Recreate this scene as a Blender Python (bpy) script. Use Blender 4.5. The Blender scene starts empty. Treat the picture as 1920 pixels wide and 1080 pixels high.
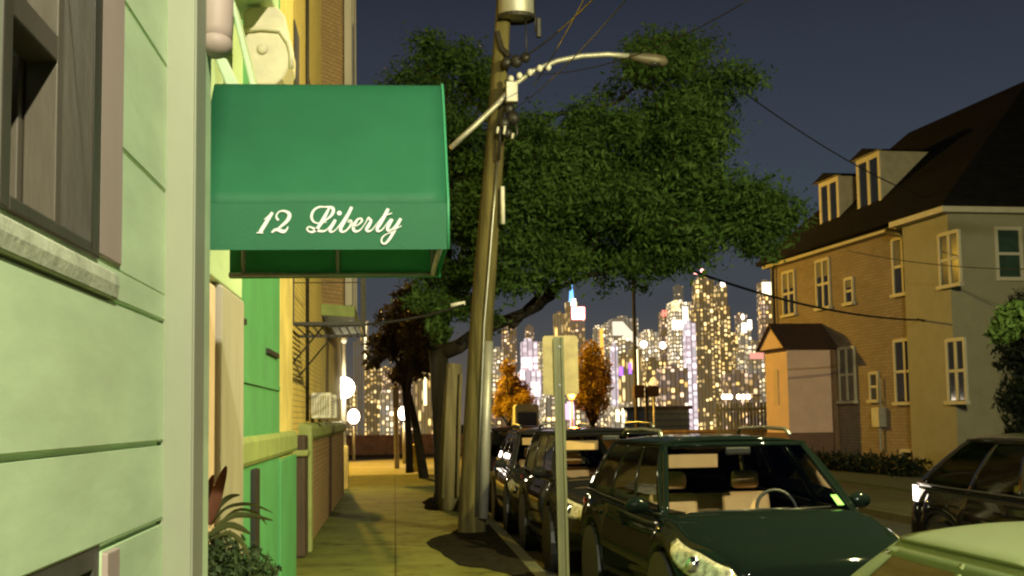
import bpy, bmesh, math, random
import numpy as np
from mathutils import Vector, Matrix, Quaternion

scn = bpy.context.scene
col = scn.collection
rnd = random.Random(7)
R = math.radians

# ------------------------------------------------------------------ camera
EYE = Vector((0.0, 0.0, 1.92))
FPX = 2500.0
def cam_matrix(yaw, pitch, roll):
    return (Matrix.Rotation(-yaw, 3, 'Z') @ Matrix.Rotation(math.pi/2 + pitch, 3, 'X') @ Matrix.Rotation(roll, 3, 'Z'))
ROLL = R(-0.86)
yaw, pitch = R(5.0), R(5.6)
def project(M, d):
    c = M.transposed() @ d
    return 960 + FPX*c.x/-c.z, 540 - FPX*c.y/-c.z
for _ in range(40):                                   # aim so that the street vanishes at (740, 785) of the 1920 x 1080 frame
    x, y = project(cam_matrix(yaw, pitch, ROLL), Vector((0, 1, 0)))
    yaw += (740 - x)/FPX*-1*0.9
    pitch += (785 - y)/FPX*0.9
CM = cam_matrix(yaw, pitch, ROLL)
cam_data = bpy.data.cameras.new('camera')
cam_data.sensor_width = 36
cam_data.lens = FPX/1920*36
cam_data.clip_start = 0.1
cam_data.clip_end = 12000
cam = bpy.data.objects.new('camera', cam_data)
cam.matrix_world = Matrix.Translation(EYE) @ CM.to_4x4()
col.objects.link(cam)
scn.camera = cam

def ray(px, py):
    return CM @ Vector(((px-960)/FPX, -(py-540)/FPX, -1.0))
def W(px, py, Y):                                     # point of that sight line at street distance Y
    d = ray(px, py); return EYE + d*(Y/d.y)
def WX(px, py, X):
    d = ray(px, py); return EYE + d*(X/d.x)

# ------------------------------------------------------------------ world, exposure, render
world = bpy.data.worlds.new('World'); scn.world = world
world.use_nodes = True
wn = world.node_tree; wn.nodes.clear()
wo = wn.nodes.new('ShaderNodeOutputWorld'); wb = wn.nodes.new('ShaderNodeBackground')
tc = wn.nodes.new('ShaderNodeTexCoord'); sx = wn.nodes.new('ShaderNodeSeparateXYZ')
rp = wn.nodes.new('ShaderNodeValToRGB')
wn.links.new(tc.outputs['Generated'], sx.inputs[0]); wn.links.new(sx.outputs['Z'], rp.inputs[0])
cr = rp.color_ramp
cr.elements[0].position = 0.0; cr.elements[0].color = (.190, .150, .120, 1)
cr.elements[1].position = 1.0; cr.elements[1].color = (.010, .012, .022, 1)
for p, c in ((.04, (.120, .105, .100)), (.08, (.078, .082, .100)), (.15, (.064, .078, .108)), (.22, (.050, .060, .090)), (.32, (.030, .034, .058)), (.5, (.018, .020, .036))):
    e = cr.elements.new(p); e.color = (c[0]*.90, c[1]*.95, c[2]*.90, 1)
wn.links.new(rp.outputs[0], wb.inputs['Color']); wb.inputs['Strength'].default_value = 0.8
wn.links.new(wb.outputs[0], wo.inputs['Surface'])
scn.view_settings.view_transform = 'Standard'
scn.view_settings.look = 'None'
scn.view_settings.exposure = 0.0
scn.view_settings.gamma = 1.0
scn.render.engine = 'CYCLES'
scn.cycles.use_denoising = True
scn.cycles.filter_width = 2.3
scn.cycles.max_bounces = 6
scn.cycles.transparent_max_bounces = 12
scn.cycles.caustics_reflective = False
scn.cycles.caustics_refractive = False

# ------------------------------------------------------------------ mesh helpers
def tag(o, label=None, cat=None, group=None, kind=None):
    if label: o['label'] = label
    if cat: o['category'] = cat
    if group: o['group'] = group
    if kind: o['kind'] = kind
    return o
def thing(name, loc, label, cat, group=None, rz=0.0):
    o = bpy.data.objects.new(name, None); col.objects.link(o)
    o.location = loc; o.rotation_euler = (0, 0, rz); o.empty_display_size = .2
    return tag(o, label, cat, group)

class MB:
    def __init__(s): s.v = []; s.f = []
    def add(s, vs, fs):
        b = len(s.v); s.v += [tuple(p) for p in vs]; s.f += [tuple(b+i for i in f) for f in fs]; return s
    def box(s, x0, x1, y0, y1, z0, z1):
        return s.add([(x0,y0,z0),(x1,y0,z0),(x1,y1,z0),(x0,y1,z0),(x0,y0,z1),(x1,y0,z1),(x1,y1,z1),(x0,y1,z1)],
                     [(0,3,2,1),(4,5,6,7),(0,1,5,4),(1,2,6,5),(2,3,7,6),(3,0,4,7)])
    def tube(s, pts, r, n=10, cap=True):
        pts = [Vector(p) for p in pts]; k = len(pts)
        rr = r if isinstance(r, (list, tuple)) else [r]*k
        t0 = (pts[1]-pts[0]).normalized(); up = Vector((0,0,1)) if abs(t0.z) < .9 else Vector((1,0,0))
        a = t0.cross(up).normalized(); vs = []
        for i, p in enumerate(pts):
            t = (pts[min(i+1,k-1)]-pts[max(i-1,0)]).normalized()
            a = (a - t*a.dot(t)).normalized(); b = t.cross(a)
            for j in range(n):
                q = 2*math.pi*j/n; vs.append(p + (a*math.cos(q)+b*math.sin(q))*rr[i])
        fs = [(i*n+j, i*n+(j+1)%n, (i+1)*n+(j+1)%n, (i+1)*n+j) for i in range(k-1) for j in range(n)]
        if cap: fs += [tuple(range(n-1,-1,-1)), tuple((k-1)*n+j for j in range(n))]
        return s.add(vs, fs)
    def lathe(s, prof, c=(0,0,0), n=20, axis='z'):
        vs = []
        for (r, h) in prof:
            for j in range(n):
                q = 2*math.pi*j/n; a, b = r*math.cos(q), r*math.sin(q)
                p = (a,b,h) if axis == 'z' else ((h,a,b) if axis == 'x' else (a,h,b))
                vs.append((p[0]+c[0], p[1]+c[1], p[2]+c[2]))
        m = len(prof)
        fs = [(i*n+j, i*n+(j+1)%n, (i+1)*n+(j+1)%n, (i+1)*n+j) for i in range(m-1) for j in range(n)]
        return s.add(vs, fs)
    def prism(s, poly, d, axis='x', a0=0.0):                  # poly in the two other axes, extruded from a0 to a0+d
        n = len(poly); vs = []
        for h in (a0, a0+d):
            for (p, q) in poly:
                vs.append((h,p,q) if axis == 'x' else ((p,h,q) if axis == 'y' else (p,q,h)))
        fs = [tuple(range(n-1,-1,-1)), tuple(range(n,2*n))] + [(i,(i+1)%n,n+(i+1)%n,n+i) for i in range(n)]
        return s.add(vs, fs)
    def grid(s, fn, nu, nv, closed=False):
        vs = [fn(i/(nu-1), j/(nv-1)) for i in range(nu) for j in range(nv)]
        fs = [(i*nv+j, (i+1)*nv+j, (i+1)*nv+j+1, i*nv+j+1) for i in range(nu-1) for j in range(nv-1)]
        return s.add(vs, fs)
    def blob(s, c, r, n=12, m=8):
        pr = [(max(1e-4, math.sin(math.pi*i/m)), -math.cos(math.pi*i/m)) for i in range(m+1)]
        vs = []
        for (a, h) in pr:
            for j in range(n):
                q = 2*math.pi*j/n; vs.append((c[0]+r[0]*a*math.cos(q), c[1]+r[1]*a*math.sin(q), c[2]+r[2]*h))
        return s.add(vs, [(i*n+j, i*n+(j+1)%n, (i+1)*n+(j+1)%n, (i+1)*n+j) for i in range(m) for j in range(n)])
    def xf(s, fn): s.v = [tuple(fn(p)) for p in s.v]; return s
    def build(s, name, mat, parent=None, bevel=0, smooth=False, sub=0, solid=0, local=False):
        off = Vector((0,0,0))
        if parent is not None and not local:
            q = parent
            while q is not None: off += Vector(q.location); q = q.parent
        me = bpy.data.meshes.new(name)
        me.from_pydata([(p[0]-off.x, p[1]-off.y, p[2]-off.z) for p in s.v], [], s.f)
        bm = bmesh.new(); bm.from_mesh(me)
        bmesh.ops.remove_doubles(bm, verts=bm.verts, dist=1e-5)
        bmesh.ops.recalc_face_normals(bm, faces=bm.faces); bm.to_mesh(me); bm.free()
        me.materials.append(mat)
        o = bpy.data.objects.new(name, me); col.objects.link(o)
        if parent is not None: o.parent = parent
        if solid:
            m = o.modifiers.new('solid','SOLIDIFY'); m.thickness = solid; m.offset = -1
        if bevel:
            m = o.modifiers.new('bevel','BEVEL'); m.width = bevel; m.segments = 2; m.limit_method = 'ANGLE'
        if sub:
            m = o.modifiers.new('sub','SUBSURF'); m.levels = sub; m.render_levels = sub
        if smooth or sub:
            me.polygons.foreach_set('use_smooth', [True]*len(me.polygons))
        return o

# ------------------------------------------------------------------ materials
def mat(name, c, rough=.7, metal=0.0, var=.25, scale=4.0, bump=.15, bscale=None, coat=0.0, c2=None, spec=.5, stretch=None):
    m = bpy.data.materials.new(name); m.use_nodes = True
    nt = m.node_tree; b = nt.nodes['Principled BSDF']
    b.inputs['Roughness'].default_value = rough; b.inputs['Metallic'].default_value = metal
    b.inputs['Coat Weight'].default_value = coat; b.inputs['Specular IOR Level'].default_value = spec
    if coat: b.inputs['Coat Roughness'].default_value = .035
    tcn = nt.nodes.new('ShaderNodeTexCoord'); mp = nt.nodes.new('ShaderNodeMapping')
    nt.links.new(tcn.outputs['Object'], mp.inputs['Vector'])
    if stretch: mp.inputs['Scale'].default_value = stretch
    no = nt.nodes.new('ShaderNodeTexNoise'); no.inputs['Scale'].default_value = scale
    no.inputs['Detail'].default_value = 6; no.inputs['Roughness'].default_value = .65
    nt.links.new(mp.outputs[0], no.inputs['Vector'])
    rm = nt.nodes.new('ShaderNodeValToRGB'); nt.links.new(no.outputs['Fac'], rm.inputs[0])
    c2 = c2 or tuple(x*(1-var) for x in c)
    rm.color_ramp.elements[0].position = .3; rm.color_ramp.elements[0].color = (*c2, 1)
    rm.color_ramp.elements[1].position = .7; rm.color_ramp.elements[1].color = (*[min(1, x*(1+var*.4)) for x in c], 1)
    nt.links.new(rm.outputs[0], b.inputs['Base Color'])
    if bump:
        n2 = nt.nodes.new('ShaderNodeTexNoise'); n2.inputs['Scale'].default_value = bscale or scale*8
        n2.inputs['Detail'].default_value = 4
        nt.links.new(mp.outputs[0], n2.inputs['Vector'])
        bu = nt.nodes.new('ShaderNodeBump'); bu.inputs['Strength'].default_value = bump; bu.inputs['Distance'].default_value = .01
        nt.links.new(n2.outputs['Fac'], bu.inputs['Height']); nt.links.new(bu.outputs[0], b.inputs['Normal'])
    return m
def brick_mat(name, c, c2, mortar, bw=.22, bh=.075):
    m = bpy.data.materials.new(name); m.use_nodes = True
    nt = m.node_tree; b = nt.nodes['Principled BSDF']; b.inputs['Roughness'].default_value = .85
    tcn = nt.nodes.new('ShaderNodeTexCoord'); s = nt.nodes.new('ShaderNodeSeparateXYZ'); cb = nt.nodes.new('ShaderNodeCombineXYZ')
    ad = nt.nodes.new('ShaderNodeMath'); ad.operation = 'ADD'
    nt.links.new(tcn.outputs['Object'], s.inputs[0]); nt.links.new(s.outputs['X'], ad.inputs[0]); nt.links.new(s.outputs['Y'], ad.inputs[1])
    nt.links.new(ad.outputs[0], cb.inputs[0]); nt.links.new(s.outputs['Z'], cb.inputs[1])
    br = nt.nodes.new('ShaderNodeTexBrick'); br.inputs['Scale'].default_value = 1
    br.inputs['Brick Width'].default_value = bw; br.inputs['Row Height'].default_value = bh; br.inputs['Mortar Size'].default_value = .008
    br.inputs['Color1'].default_value = (*c,1); br.inputs['Color2'].default_value = (*c2,1); br.inputs['Mortar'].default_value = (*mortar,1)
    nt.links.new(cb.outputs[0], br.inputs['Vector'])
    no = nt.nodes.new('ShaderNodeTexNoise'); no.inputs['Scale'].default_value = .9; no.inputs['Detail'].default_value = 5
    nt.links.new(tcn.outputs['Object'], no.inputs['Vector'])
    mx = nt.nodes.new('ShaderNodeMixRGB'); mx.blend_type = 'MULTIPLY'; mx.inputs[0].default_value = .3
    nt.links.new(br.outputs['Color'], mx.inputs[1]); nt.links.new(no.outputs['Fac'], mx.inputs[2])
    nt.links.new(mx.outputs[0], b.inputs['Base Color'])
    bu = nt.nodes.new('ShaderNodeBump'); bu.inputs['Strength'].default_value = .5; bu.inputs['Distance'].default_value = .01; bu.invert = True
    nt.links.new(br.outputs['Fac'], bu.inputs['Height']); nt.links.new(bu.outputs[0], b.inputs['Normal'])
    return m
def emit(name, c, s, sample=False):
    m = bpy.data.materials.new(name); m.use_nodes = True; nt = m.node_tree
    b = nt.nodes['Principled BSDF']; b.inputs['Base Color'].default_value = (.5,.5,.5,1)
    b.inputs['Emission Color'].default_value = (*c,1); b.inputs['Emission Strength'].default_value = s
    if not sample: m.cycles.emission_sampling = 'NONE'
    return m
def glass(name, tint, refl=.06, rough=.03):
    m = bpy.data.materials.new(name); m.use_nodes = True; nt = m.node_tree; nt.nodes.clear()
    o = nt.nodes.new('ShaderNodeOutputMaterial'); mx = nt.nodes.new('ShaderNodeMixShader')
    t = nt.nodes.new('ShaderNodeBsdfTransparent'); t.inputs[0].default_value = (*tint,1)
    g = nt.nodes.new('ShaderNodeBsdfGlossy'); g.inputs['Roughness'].default_value = rough
    fr = nt.nodes.new('ShaderNodeFresnel'); fr.inputs[0].default_value = 1.45
    nt.links.new(fr.outputs[0], mx.inputs[0]); nt.links.new(t.outputs[0], mx.inputs[1]); nt.links.new(g.outputs[0], mx.inputs[2])
    nt.links.new(mx.outputs[0], o.inputs[0]); return m
def leaf_mat(name, c, c2, trans=.25):
    m = bpy.data.materials.new(name); m.use_nodes = True; nt = m.node_tree
    b = nt.nodes['Principled BSDF']; b.inputs['Roughness'].default_value = .65; b.inputs['Specular IOR Level'].default_value = .25
    tcn = nt.nodes.new('ShaderNodeTexCoord'); no = nt.nodes.new('ShaderNodeTexNoise'); no.inputs['Scale'].default_value = 1.1; no.inputs['Detail'].default_value = 8
    no.inputs['Roughness'].default_value = .8
    nt.links.new(tcn.outputs['Object'], no.inputs['Vector'])
    rm = nt.nodes.new('ShaderNodeValToRGB'); nt.links.new(no.outputs['Fac'], rm.inputs[0])
    rm.color_ramp.elements[0].position = .35; rm.color_ramp.elements[0].color = (*c2,1)
    rm.color_ramp.elements[1].position = .65; rm.color_ramp.elements[1].color = (*c,1)
    nt.links.new(rm.outputs[0], b.inputs['Base Color'])
    tl = nt.nodes.new('ShaderNodeBsdfTranslucent'); nt.links.new(rm.outputs[0], tl.inputs[0])
    mx = nt.nodes.new('ShaderNodeMixShader'); mx.inputs[0].default_value = trans
    nt.links.new(b.outputs[0], mx.inputs[1]); nt.links.new(tl.outputs[0], mx.inputs[2])
    nt.links.new(mx.outputs[0], nt.nodes['Material Output'].inputs[0]); return m

M = {}
M['asphalt'] = mat('asphalt', (.055,.055,.045), .8, spec=.2, scale=3, var=.35, bump=.4, bscale=120)
M['boulevard'] = mat('boulevard', (.125,.115,.09), .75, scale=2, var=.3, bump=.3, bscale=90)
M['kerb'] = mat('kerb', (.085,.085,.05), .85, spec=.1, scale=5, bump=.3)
M['soil_and_shade'] = mat('soil_and_shade', (.022,.02,.014), .95, spec=0, scale=9, var=.5, bump=.8, bscale=40)  # earth of the tree pit, also the dark tone of the painted shade
M['lawn'] = mat('lawn', (.04,.06,.025), .95, scale=8, var=.5, bump=.8, bscale=60)
M['ground'] = mat('ground', (.06,.06,.05), .95, scale=.2)
M['water'] = mat('water', (.01,.013,.018), .18, scale=.02, bump=.5, bscale=.15)
M['green_board'] = mat('green_board', (.54,.70,.42), .5, scale=1.6, var=.22, bump=.07, bscale=14, stretch=(1,.5,2.2))
M['trim'] = mat('trim', (.27,.29,.20), .55, scale=2, var=.12, bump=.1, bscale=20, stretch=(1,1,.3))
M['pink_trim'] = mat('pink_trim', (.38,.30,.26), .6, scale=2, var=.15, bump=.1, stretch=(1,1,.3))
M['sill'] = mat('sill', (.50,.54,.38), .7, scale=6, var=.4, bump=.3)
M['frame'] = mat('frame', (.05,.045,.03), .5, scale=5, var=.35, bump=.2, stretch=(1,1,.2))
M['frame_light'] = mat('frame_light', (.085,.073,.05), .5, scale=5, var=.3, bump=.2, stretch=(1,1,.2))
M['dark_frame'] = mat('dark_frame', (.06,.06,.045), .5, scale=5, var=.3)
M['pane'] = mat('pane', (.02,.022,.02), .08, scale=2, var=.2, bump=0, spec=.8)
M['awning'] = mat('awning', (.034,.215,.098), .6, scale=1.1, var=.26, bump=.25, bscale=180)
_nt = M['awning'].node_tree; _b = _nt.nodes['Principled BSDF']; _t = _nt.nodes.new('ShaderNodeBsdfTranslucent'); _m = _nt.nodes.new('ShaderNodeMixShader')
_t.inputs[0].default_value = (.05,.45,.18,1); _m.inputs[0].default_value = .45
_nt.links.new(_b.outputs[0], _m.inputs[1]); _nt.links.new(_t.outputs[0], _m.inputs[2]); _nt.links.new(_m.outputs[0], _nt.nodes['Material Output'].inputs[0])
M['awning_lit'] = mat('awning_lit', (.10,.46,.22), .7, var=.1)  # paler green for the far valance, brightness under the awning put into colour
M['piping'] = mat('piping', (.05,.30,.13), .5, var=.1)
M['lettering'] = mat('lettering', (.78,.80,.76), .6, var=.06, bump=0)
M['steel'] = mat('steel', (.35,.36,.34), .4, .9, var=.2, scale=8)
M['galv'] = mat('galv', (.42,.42,.38), .5, .5, var=.3, scale=6, stretch=(1,1,.4))
M['pole_wood'] = mat('pole_wood', (.125,.108,.042), .9, scale=9, var=.7, bump=1.0, bscale=30, stretch=(1,1,.08), spec=.2)
M['grey_wood'] = mat('grey_wood', (.34,.30,.20), .85, scale=9, var=.5, bump=.6, bscale=25, stretch=(1,1,.1))
M['black'] = mat('black', (.018,.017,.016), .5, var=.3)
M['iron'] = mat('iron', (.03,.027,.022), .55, .3, var=.4, scale=10)
M['bark'] = mat('bark', (.030,.025,.017), .95, scale=8, var=.5, bump=.9, bscale=18, stretch=(1,1,.3))
M['green_wall'] = mat('green_wall', (.075,.29,.11), .6, scale=1.5, var=.18, bump=.2)
M['door_pink'] = mat('door_pink', (.72,.53,.40), .6, scale=2, var=.18, bump=.15, stretch=(1,1,.25))
M['door_dark'] = mat('door_dark', (.22,.13,.08), .6, var=.3)
M['grey_board'] = mat('grey_board', (.36,.33,.27), .65, var=.2, stretch=(1,1,.3))
M['yellow_brick'] = brick_mat('yellow_brick', (.86,.64,.17), (.76,.55,.14), (.48,.37,.14))
M['brown_brick'] = brick_mat('brown_brick', (.40,.25,.11), (.34,.21,.09), (.2,.15,.08))
M['coping'] = mat('coping', (.25,.30,.10), .7, scale=3, var=.25, bump=.3)
M['plaster'] = mat('plaster', (.66,.52,.17), .8, scale=1.6, var=.35, bump=.3)
M['cream'] = mat('cream', (.62,.56,.36), .6, scale=3, var=.25, bump=.3)
M['white'] = mat('white', (.72,.71,.66), .5, var=.1)
M['brown_post'] = mat('brown_post', (.05,.032,.02), .7, scale=6, var=.5, bump=.5, stretch=(1,1,.2))
M['house_brick'] = brick_mat('house_brick', (.33,.25,.18), (.27,.20,.14), (.17,.14,.11), .3, .1)
M['bay_board'] = mat('bay_board', (.27,.25,.17), .7, scale=2, var=.15, bump=.2)
M['house_trim'] = mat('house_trim', (.50,.46,.36), .6, var=.12)
M['shingle'] = mat('shingle', (.012,.011,.010), .95, spec=.05, scale=2.5, var=.45, bump=.8, bscale=10, stretch=(1,1,3))
M['dormer_wall'] = mat('dormer_wall', (.42,.37,.25), .7, var=.2)
M['vest'] = mat('vest', (.80,.55,.45), .7, scale=2, var=.12, bump=.15)
M['vest_base'] = brick_mat('vest_base', (.26,.13,.09), (.22,.11,.08), (.2,.15,.12))
M['vest_roof'] = mat('vest_roof', (.06,.03,.02), .9, scale=6, var=.4, bump=.6)
M['blind'] = mat('blind', (.16,.15,.13), .8, scale=3, var=.3)
M['porcelain'] = mat('porcelain', (.6,.6,.56), .25, var=.1)
M['cable'] = mat('cable', (.012,.012,.012), .6, var=.1, bump=0)
M['stone'] = mat('stone', (.40,.26,.14), .9, scale=3, var=.45, bump=.8, bscale=6)
M['leaf'] = leaf_mat('leaf', (.085,.165,.034), (.032,.070,.015), .35)
M['leaf_mid'] = leaf_mat('leaf_mid', (.050,.085,.026), (.02,.035,.012))
M['leaf_dark'] = leaf_mat('leaf_dark', (.012,.020,.007), (.006,.011,.004), .1)
M['leaf_brown'] = leaf_mat('leaf_brown', (.11,.085,.035), (.05,.04,.018))
M['leaf_orange'] = leaf_mat('leaf_orange', (.50,.33,.045), (.28,.17,.02), .3)
M['leaf_bright'] = leaf_mat('leaf_bright', (.11,.20,.05), (.05,.09,.02))
M['blade'] = leaf_mat('blade', (.10,.12,.04), (.045,.05,.02))
M['red_blade'] = leaf_mat('red_blade', (.14,.055,.025), (.08,.03,.015))
M['sign'] = mat('sign', (.60,.47,.18), .45, .15, scale=7, var=.3, bump=.05)
M['post_metal'] = mat('post_metal', (.20,.20,.09), .5, .3, scale=5, var=.35, stretch=(1,1,.3))

# sidewalk with joints
def slab_mat():
    m = mat('sidewalk', (.125,.142,.038), .85, spec=.12, scale=1.3, var=.35, bump=.35, bscale=70)
    nt = m.node_tree; b = nt.nodes['Principled BSDF']; src = b.inputs['Base Color'].links[0].from_socket
    tcn = nt.nodes.new('ShaderNodeTexCoord'); br = nt.nodes.new('ShaderNodeTexBrick')
    br.offset = 0; br.inputs['Scale'].default_value = 1; br.inputs['Brick Width'].default_value = 1.3; br.inputs['Row Height'].default_value = 1.5
    br.inputs['Mortar Size'].default_value = .014; br.inputs['Color1'].default_value = (1,1,1,1); br.inputs['Color2'].default_value = (.82,.83,.8,1); br.inputs['Mortar'].default_value = (.3,.3,.28,1)
    nt.links.new(tcn.outputs['Object'], br.inputs['Vector'])
    mx = nt.nodes.new('ShaderNodeMixRGB'); mx.blend_type = 'MULTIPLY'; mx.inputs[0].default_value = 1
    vo = nt.nodes.new('ShaderNodeTexVoronoi'); vo.feature = 'DISTANCE_TO_EDGE'; vo.inputs['Scale'].default_value = .32
    nz = nt.nodes.new('ShaderNodeTexNoise'); nz.inputs['Scale'].default_value = 1.5; nz.inputs['Detail'].default_value = 5; nt.links.new(tcn.outputs['Object'], nz.inputs['Vector'])
    av = nt.nodes.new('ShaderNodeMixRGB'); av.inputs[0].default_value = .35; nt.links.new(tcn.outputs['Object'], av.inputs[1]); nt.links.new(nz.outputs['Color'], av.inputs[2]); nt.links.new(av.outputs[0], vo.inputs['Vector'])
    ck = nt.nodes.new('ShaderNodeValToRGB'); ck.color_ramp.elements[0].color = (.35,.35,.33,1); ck.color_ramp.elements[1].position = .008; nt.links.new(vo.outputs['Distance'], ck.inputs[0])
    st = nt.nodes.new('ShaderNodeTexNoise'); st.inputs['Scale'].default_value = 3.5; st.inputs['Detail'].default_value = 3; nt.links.new(tcn.outputs['Object'], st.inputs['Vector'])
    sr = nt.nodes.new('ShaderNodeValToRGB'); sr.color_ramp.elements[0].position = .30; sr.color_ramp.elements[0].color = (.45,.45,.42,1); sr.color_ramp.elements[1].position = .48; nt.links.new(st.outputs['Fac'], sr.inputs[0])
    m1 = nt.nodes.new('ShaderNodeMixRGB'); m1.blend_type = 'MULTIPLY'; m1.inputs[0].default_value = 1; nt.links.new(src, m1.inputs[1]); nt.links.new(ck.outputs[0], m1.inputs[2])
    m2 = nt.nodes.new('ShaderNodeMixRGB'); m2.blend_type = 'MULTIPLY'; m2.inputs[0].default_value = 1; nt.links.new(m1.outputs[0], m2.inputs[1]); nt.links.new(sr.outputs[0], m2.inputs[2]); src = m2.outputs[0]
    nt.links.new(src, mx.inputs[1]); nt.links.new(br.outputs['Color'], mx.inputs[2]); nt.links.new(mx.outputs[0], b.inputs['Base Color'])
    return m
M['sidewalk'] = slab_mat()

# ------------------------------------------------------------------ lamps (the light sits in the lamp that gives it)
def spot(name, loc, aim, power, color, angle=150, radius=.12, parent=None, blend=.35):
    l = bpy.data.lights.new(name, 'SPOT'); l.energy = power; l.color = color
    l.spot_size = R(angle); l.spot_blend = blend; l.shadow_soft_size = radius
    o = bpy.data.objects.new(name, l); col.objects.link(o)
    o.location = loc; o.rotation_euler = (Vector(aim)-Vector(loc)).to_track_quat('-Z','Y').to_euler()
    return o
def point(name, loc, power, color, radius=.1):
    l = bpy.data.lights.new(name, 'POINT'); l.energy = power; l.color = color; l.shadow_soft_size = radius
    o = bpy.data.objects.new(name, l); col.objects.link(o); o.location = loc; return o

def cobra_lamp(base, arm_dx, arm_dy, h, label, lamp_color, power, aim, angle=150, lit=True, radius=.14, metal='galv'):
    base = Vector(base)
    t = thing('street_lamp', base, label, 'street lamp')
    MB().tube([base, base+Vector((0,0,.5)), base+Vector((0,0,h-.4))], [.11,.10,.065], 12).build('pole', M[metal], t, smooth=True)
    MB().lathe([(.2,0),(.2,.05),(.14,.12),(.11,.3)], base, 12).build('base', M[metal], t)
    d = Vector((arm_dx, arm_dy, 0)); pts = []
    for i in range(9):
        q = i/8; pts.append(base + Vector((0,0,h-.5)) + d*q + Vector((0,0,.55*math.sin(q*math.pi/2))))
    MB().tube(pts, .035, 8).build('arm', M[metal], t, smooth=True)
    e = pts[-1]; dn = d.normalized()
    hd = MB(); hd.blob((0,0,0), (.33,.14,.08), 14, 8)
    ang = math.atan2(dn.y, dn.x)
    c = e + dn*.25
    hd.xf(lambda p: (c.x+p[0]*math.cos(ang)-p[1]*math.sin(ang), c.y+p[0]*math.sin(ang)+p[1]*math.cos(ang), c.z+max(p[2],-.02)))
    hd.build('lamp_head', M[metal], t, smooth=True)
    ln = MB(); ln.blob((c.x,c.y,c.z-.025), (.17,.11,.05), 14, 6)
    ln.build('lens', emit('lamp_lens', lamp_color, 60 if lit else 0), t, smooth=True)
    if lit:
        spot('lamp_light', c+Vector((0,0,-.12)), aim, power, lamp_color, angle, radius)
    return t

LED = (1.0, .94, .68)
LEDY = (1.0, .88, .36)
SOD = (1.0, .57, .045)
SODA = (1.0, .56, .16)
cobra_lamp((4.6,-5.2,.15), -1.7, .9, 9.2, 'street lamp on a grey pole across the road behind the white car', LED, 14000, (-.3,4.5,1.5), 120)
cobra_lamp((9.1,10.0,.15), -1.6, .2, 8.2, 'street lamp on a grey pole on the far pavement beside the dark car', LEDY, 9500, (3.6,18.0,2.5), 160)

# ------------------------------------------------------------------ ground
def sheet(name, x0, x1, y0, y1, z, m, thick=0):
    b = MB()
    if thick: b.box(x0,x1,y0,y1,z-thick,z)
    else: b.add([(x0,y0,z),(x1,y0,z),(x1,y1,z),(x0,y1,z)], [(0,1,2,3)])
    return tag(b.build(name, m), kind='structure')
g = MB()
prof = [(-300,-.03),(70.5,-.03),(72,-1.5),(80,-10),(130,-46),(9000,-46)]
vs = []
for (y, z) in prof: vs += [(-5000,y,z),(5000,y,z)]
g.add(vs, [(2*i,2*i+1,2*i+3,2*i+2) for i in range(len(prof)-1)])
tag(g.build('ground', M['ground']), kind='structure')
sheet('water', -4000, 4000, 170, 1350, -45.6, M['water'])
KX = 1.72
sheet('road', KX, 8.7, -30, 44, 0.0, M['asphalt'])
sheet('boulevard', -60, 90, 44, 67.4, 0.004, M['boulevard'])
sheet('sidewalk', -3.5, KX-.16, -10, 43, .15, M['sidewalk'], .2)
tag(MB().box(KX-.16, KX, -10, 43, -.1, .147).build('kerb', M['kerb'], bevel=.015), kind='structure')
sheet('far_sidewalk', 8.86, 11.2, -10, 43, .15, mat('far_concrete', (.09,.09,.05), .9, spec=.1, scale=2, var=.4, bump=.4), .2)
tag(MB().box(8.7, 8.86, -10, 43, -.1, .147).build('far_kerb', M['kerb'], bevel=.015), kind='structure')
sheet('lawn', 11.2, 60, -10, 56, .22, M['lawn'], .3)
tag(MB().box(-60, 90, 67.4, 67.6, -.1, .14).build('boulevard_kerb', M['kerb']), kind='structure')
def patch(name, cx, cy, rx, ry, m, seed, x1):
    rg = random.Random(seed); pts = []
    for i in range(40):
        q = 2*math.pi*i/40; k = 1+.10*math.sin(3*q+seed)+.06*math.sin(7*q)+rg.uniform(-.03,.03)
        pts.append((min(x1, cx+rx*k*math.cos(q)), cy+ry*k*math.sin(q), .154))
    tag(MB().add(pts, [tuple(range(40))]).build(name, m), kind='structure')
patch('tree_pit', 1.25, 28.0, .75, 2.4, M['soil_and_shade'], 2, KX-.17)
patch('kerb_shade', 1.5, 18.6, .92, 3.9, M['soil_and_shade'], 5, KX-.17)  # dark patch painting the parked cars' shade on the sidewalk
# lane line on the boulevard
sheet('lane_marking', -40, 60, 54.0, 54.14, .009, mat('paint_line', (.6,.55,.35), .7))

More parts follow.
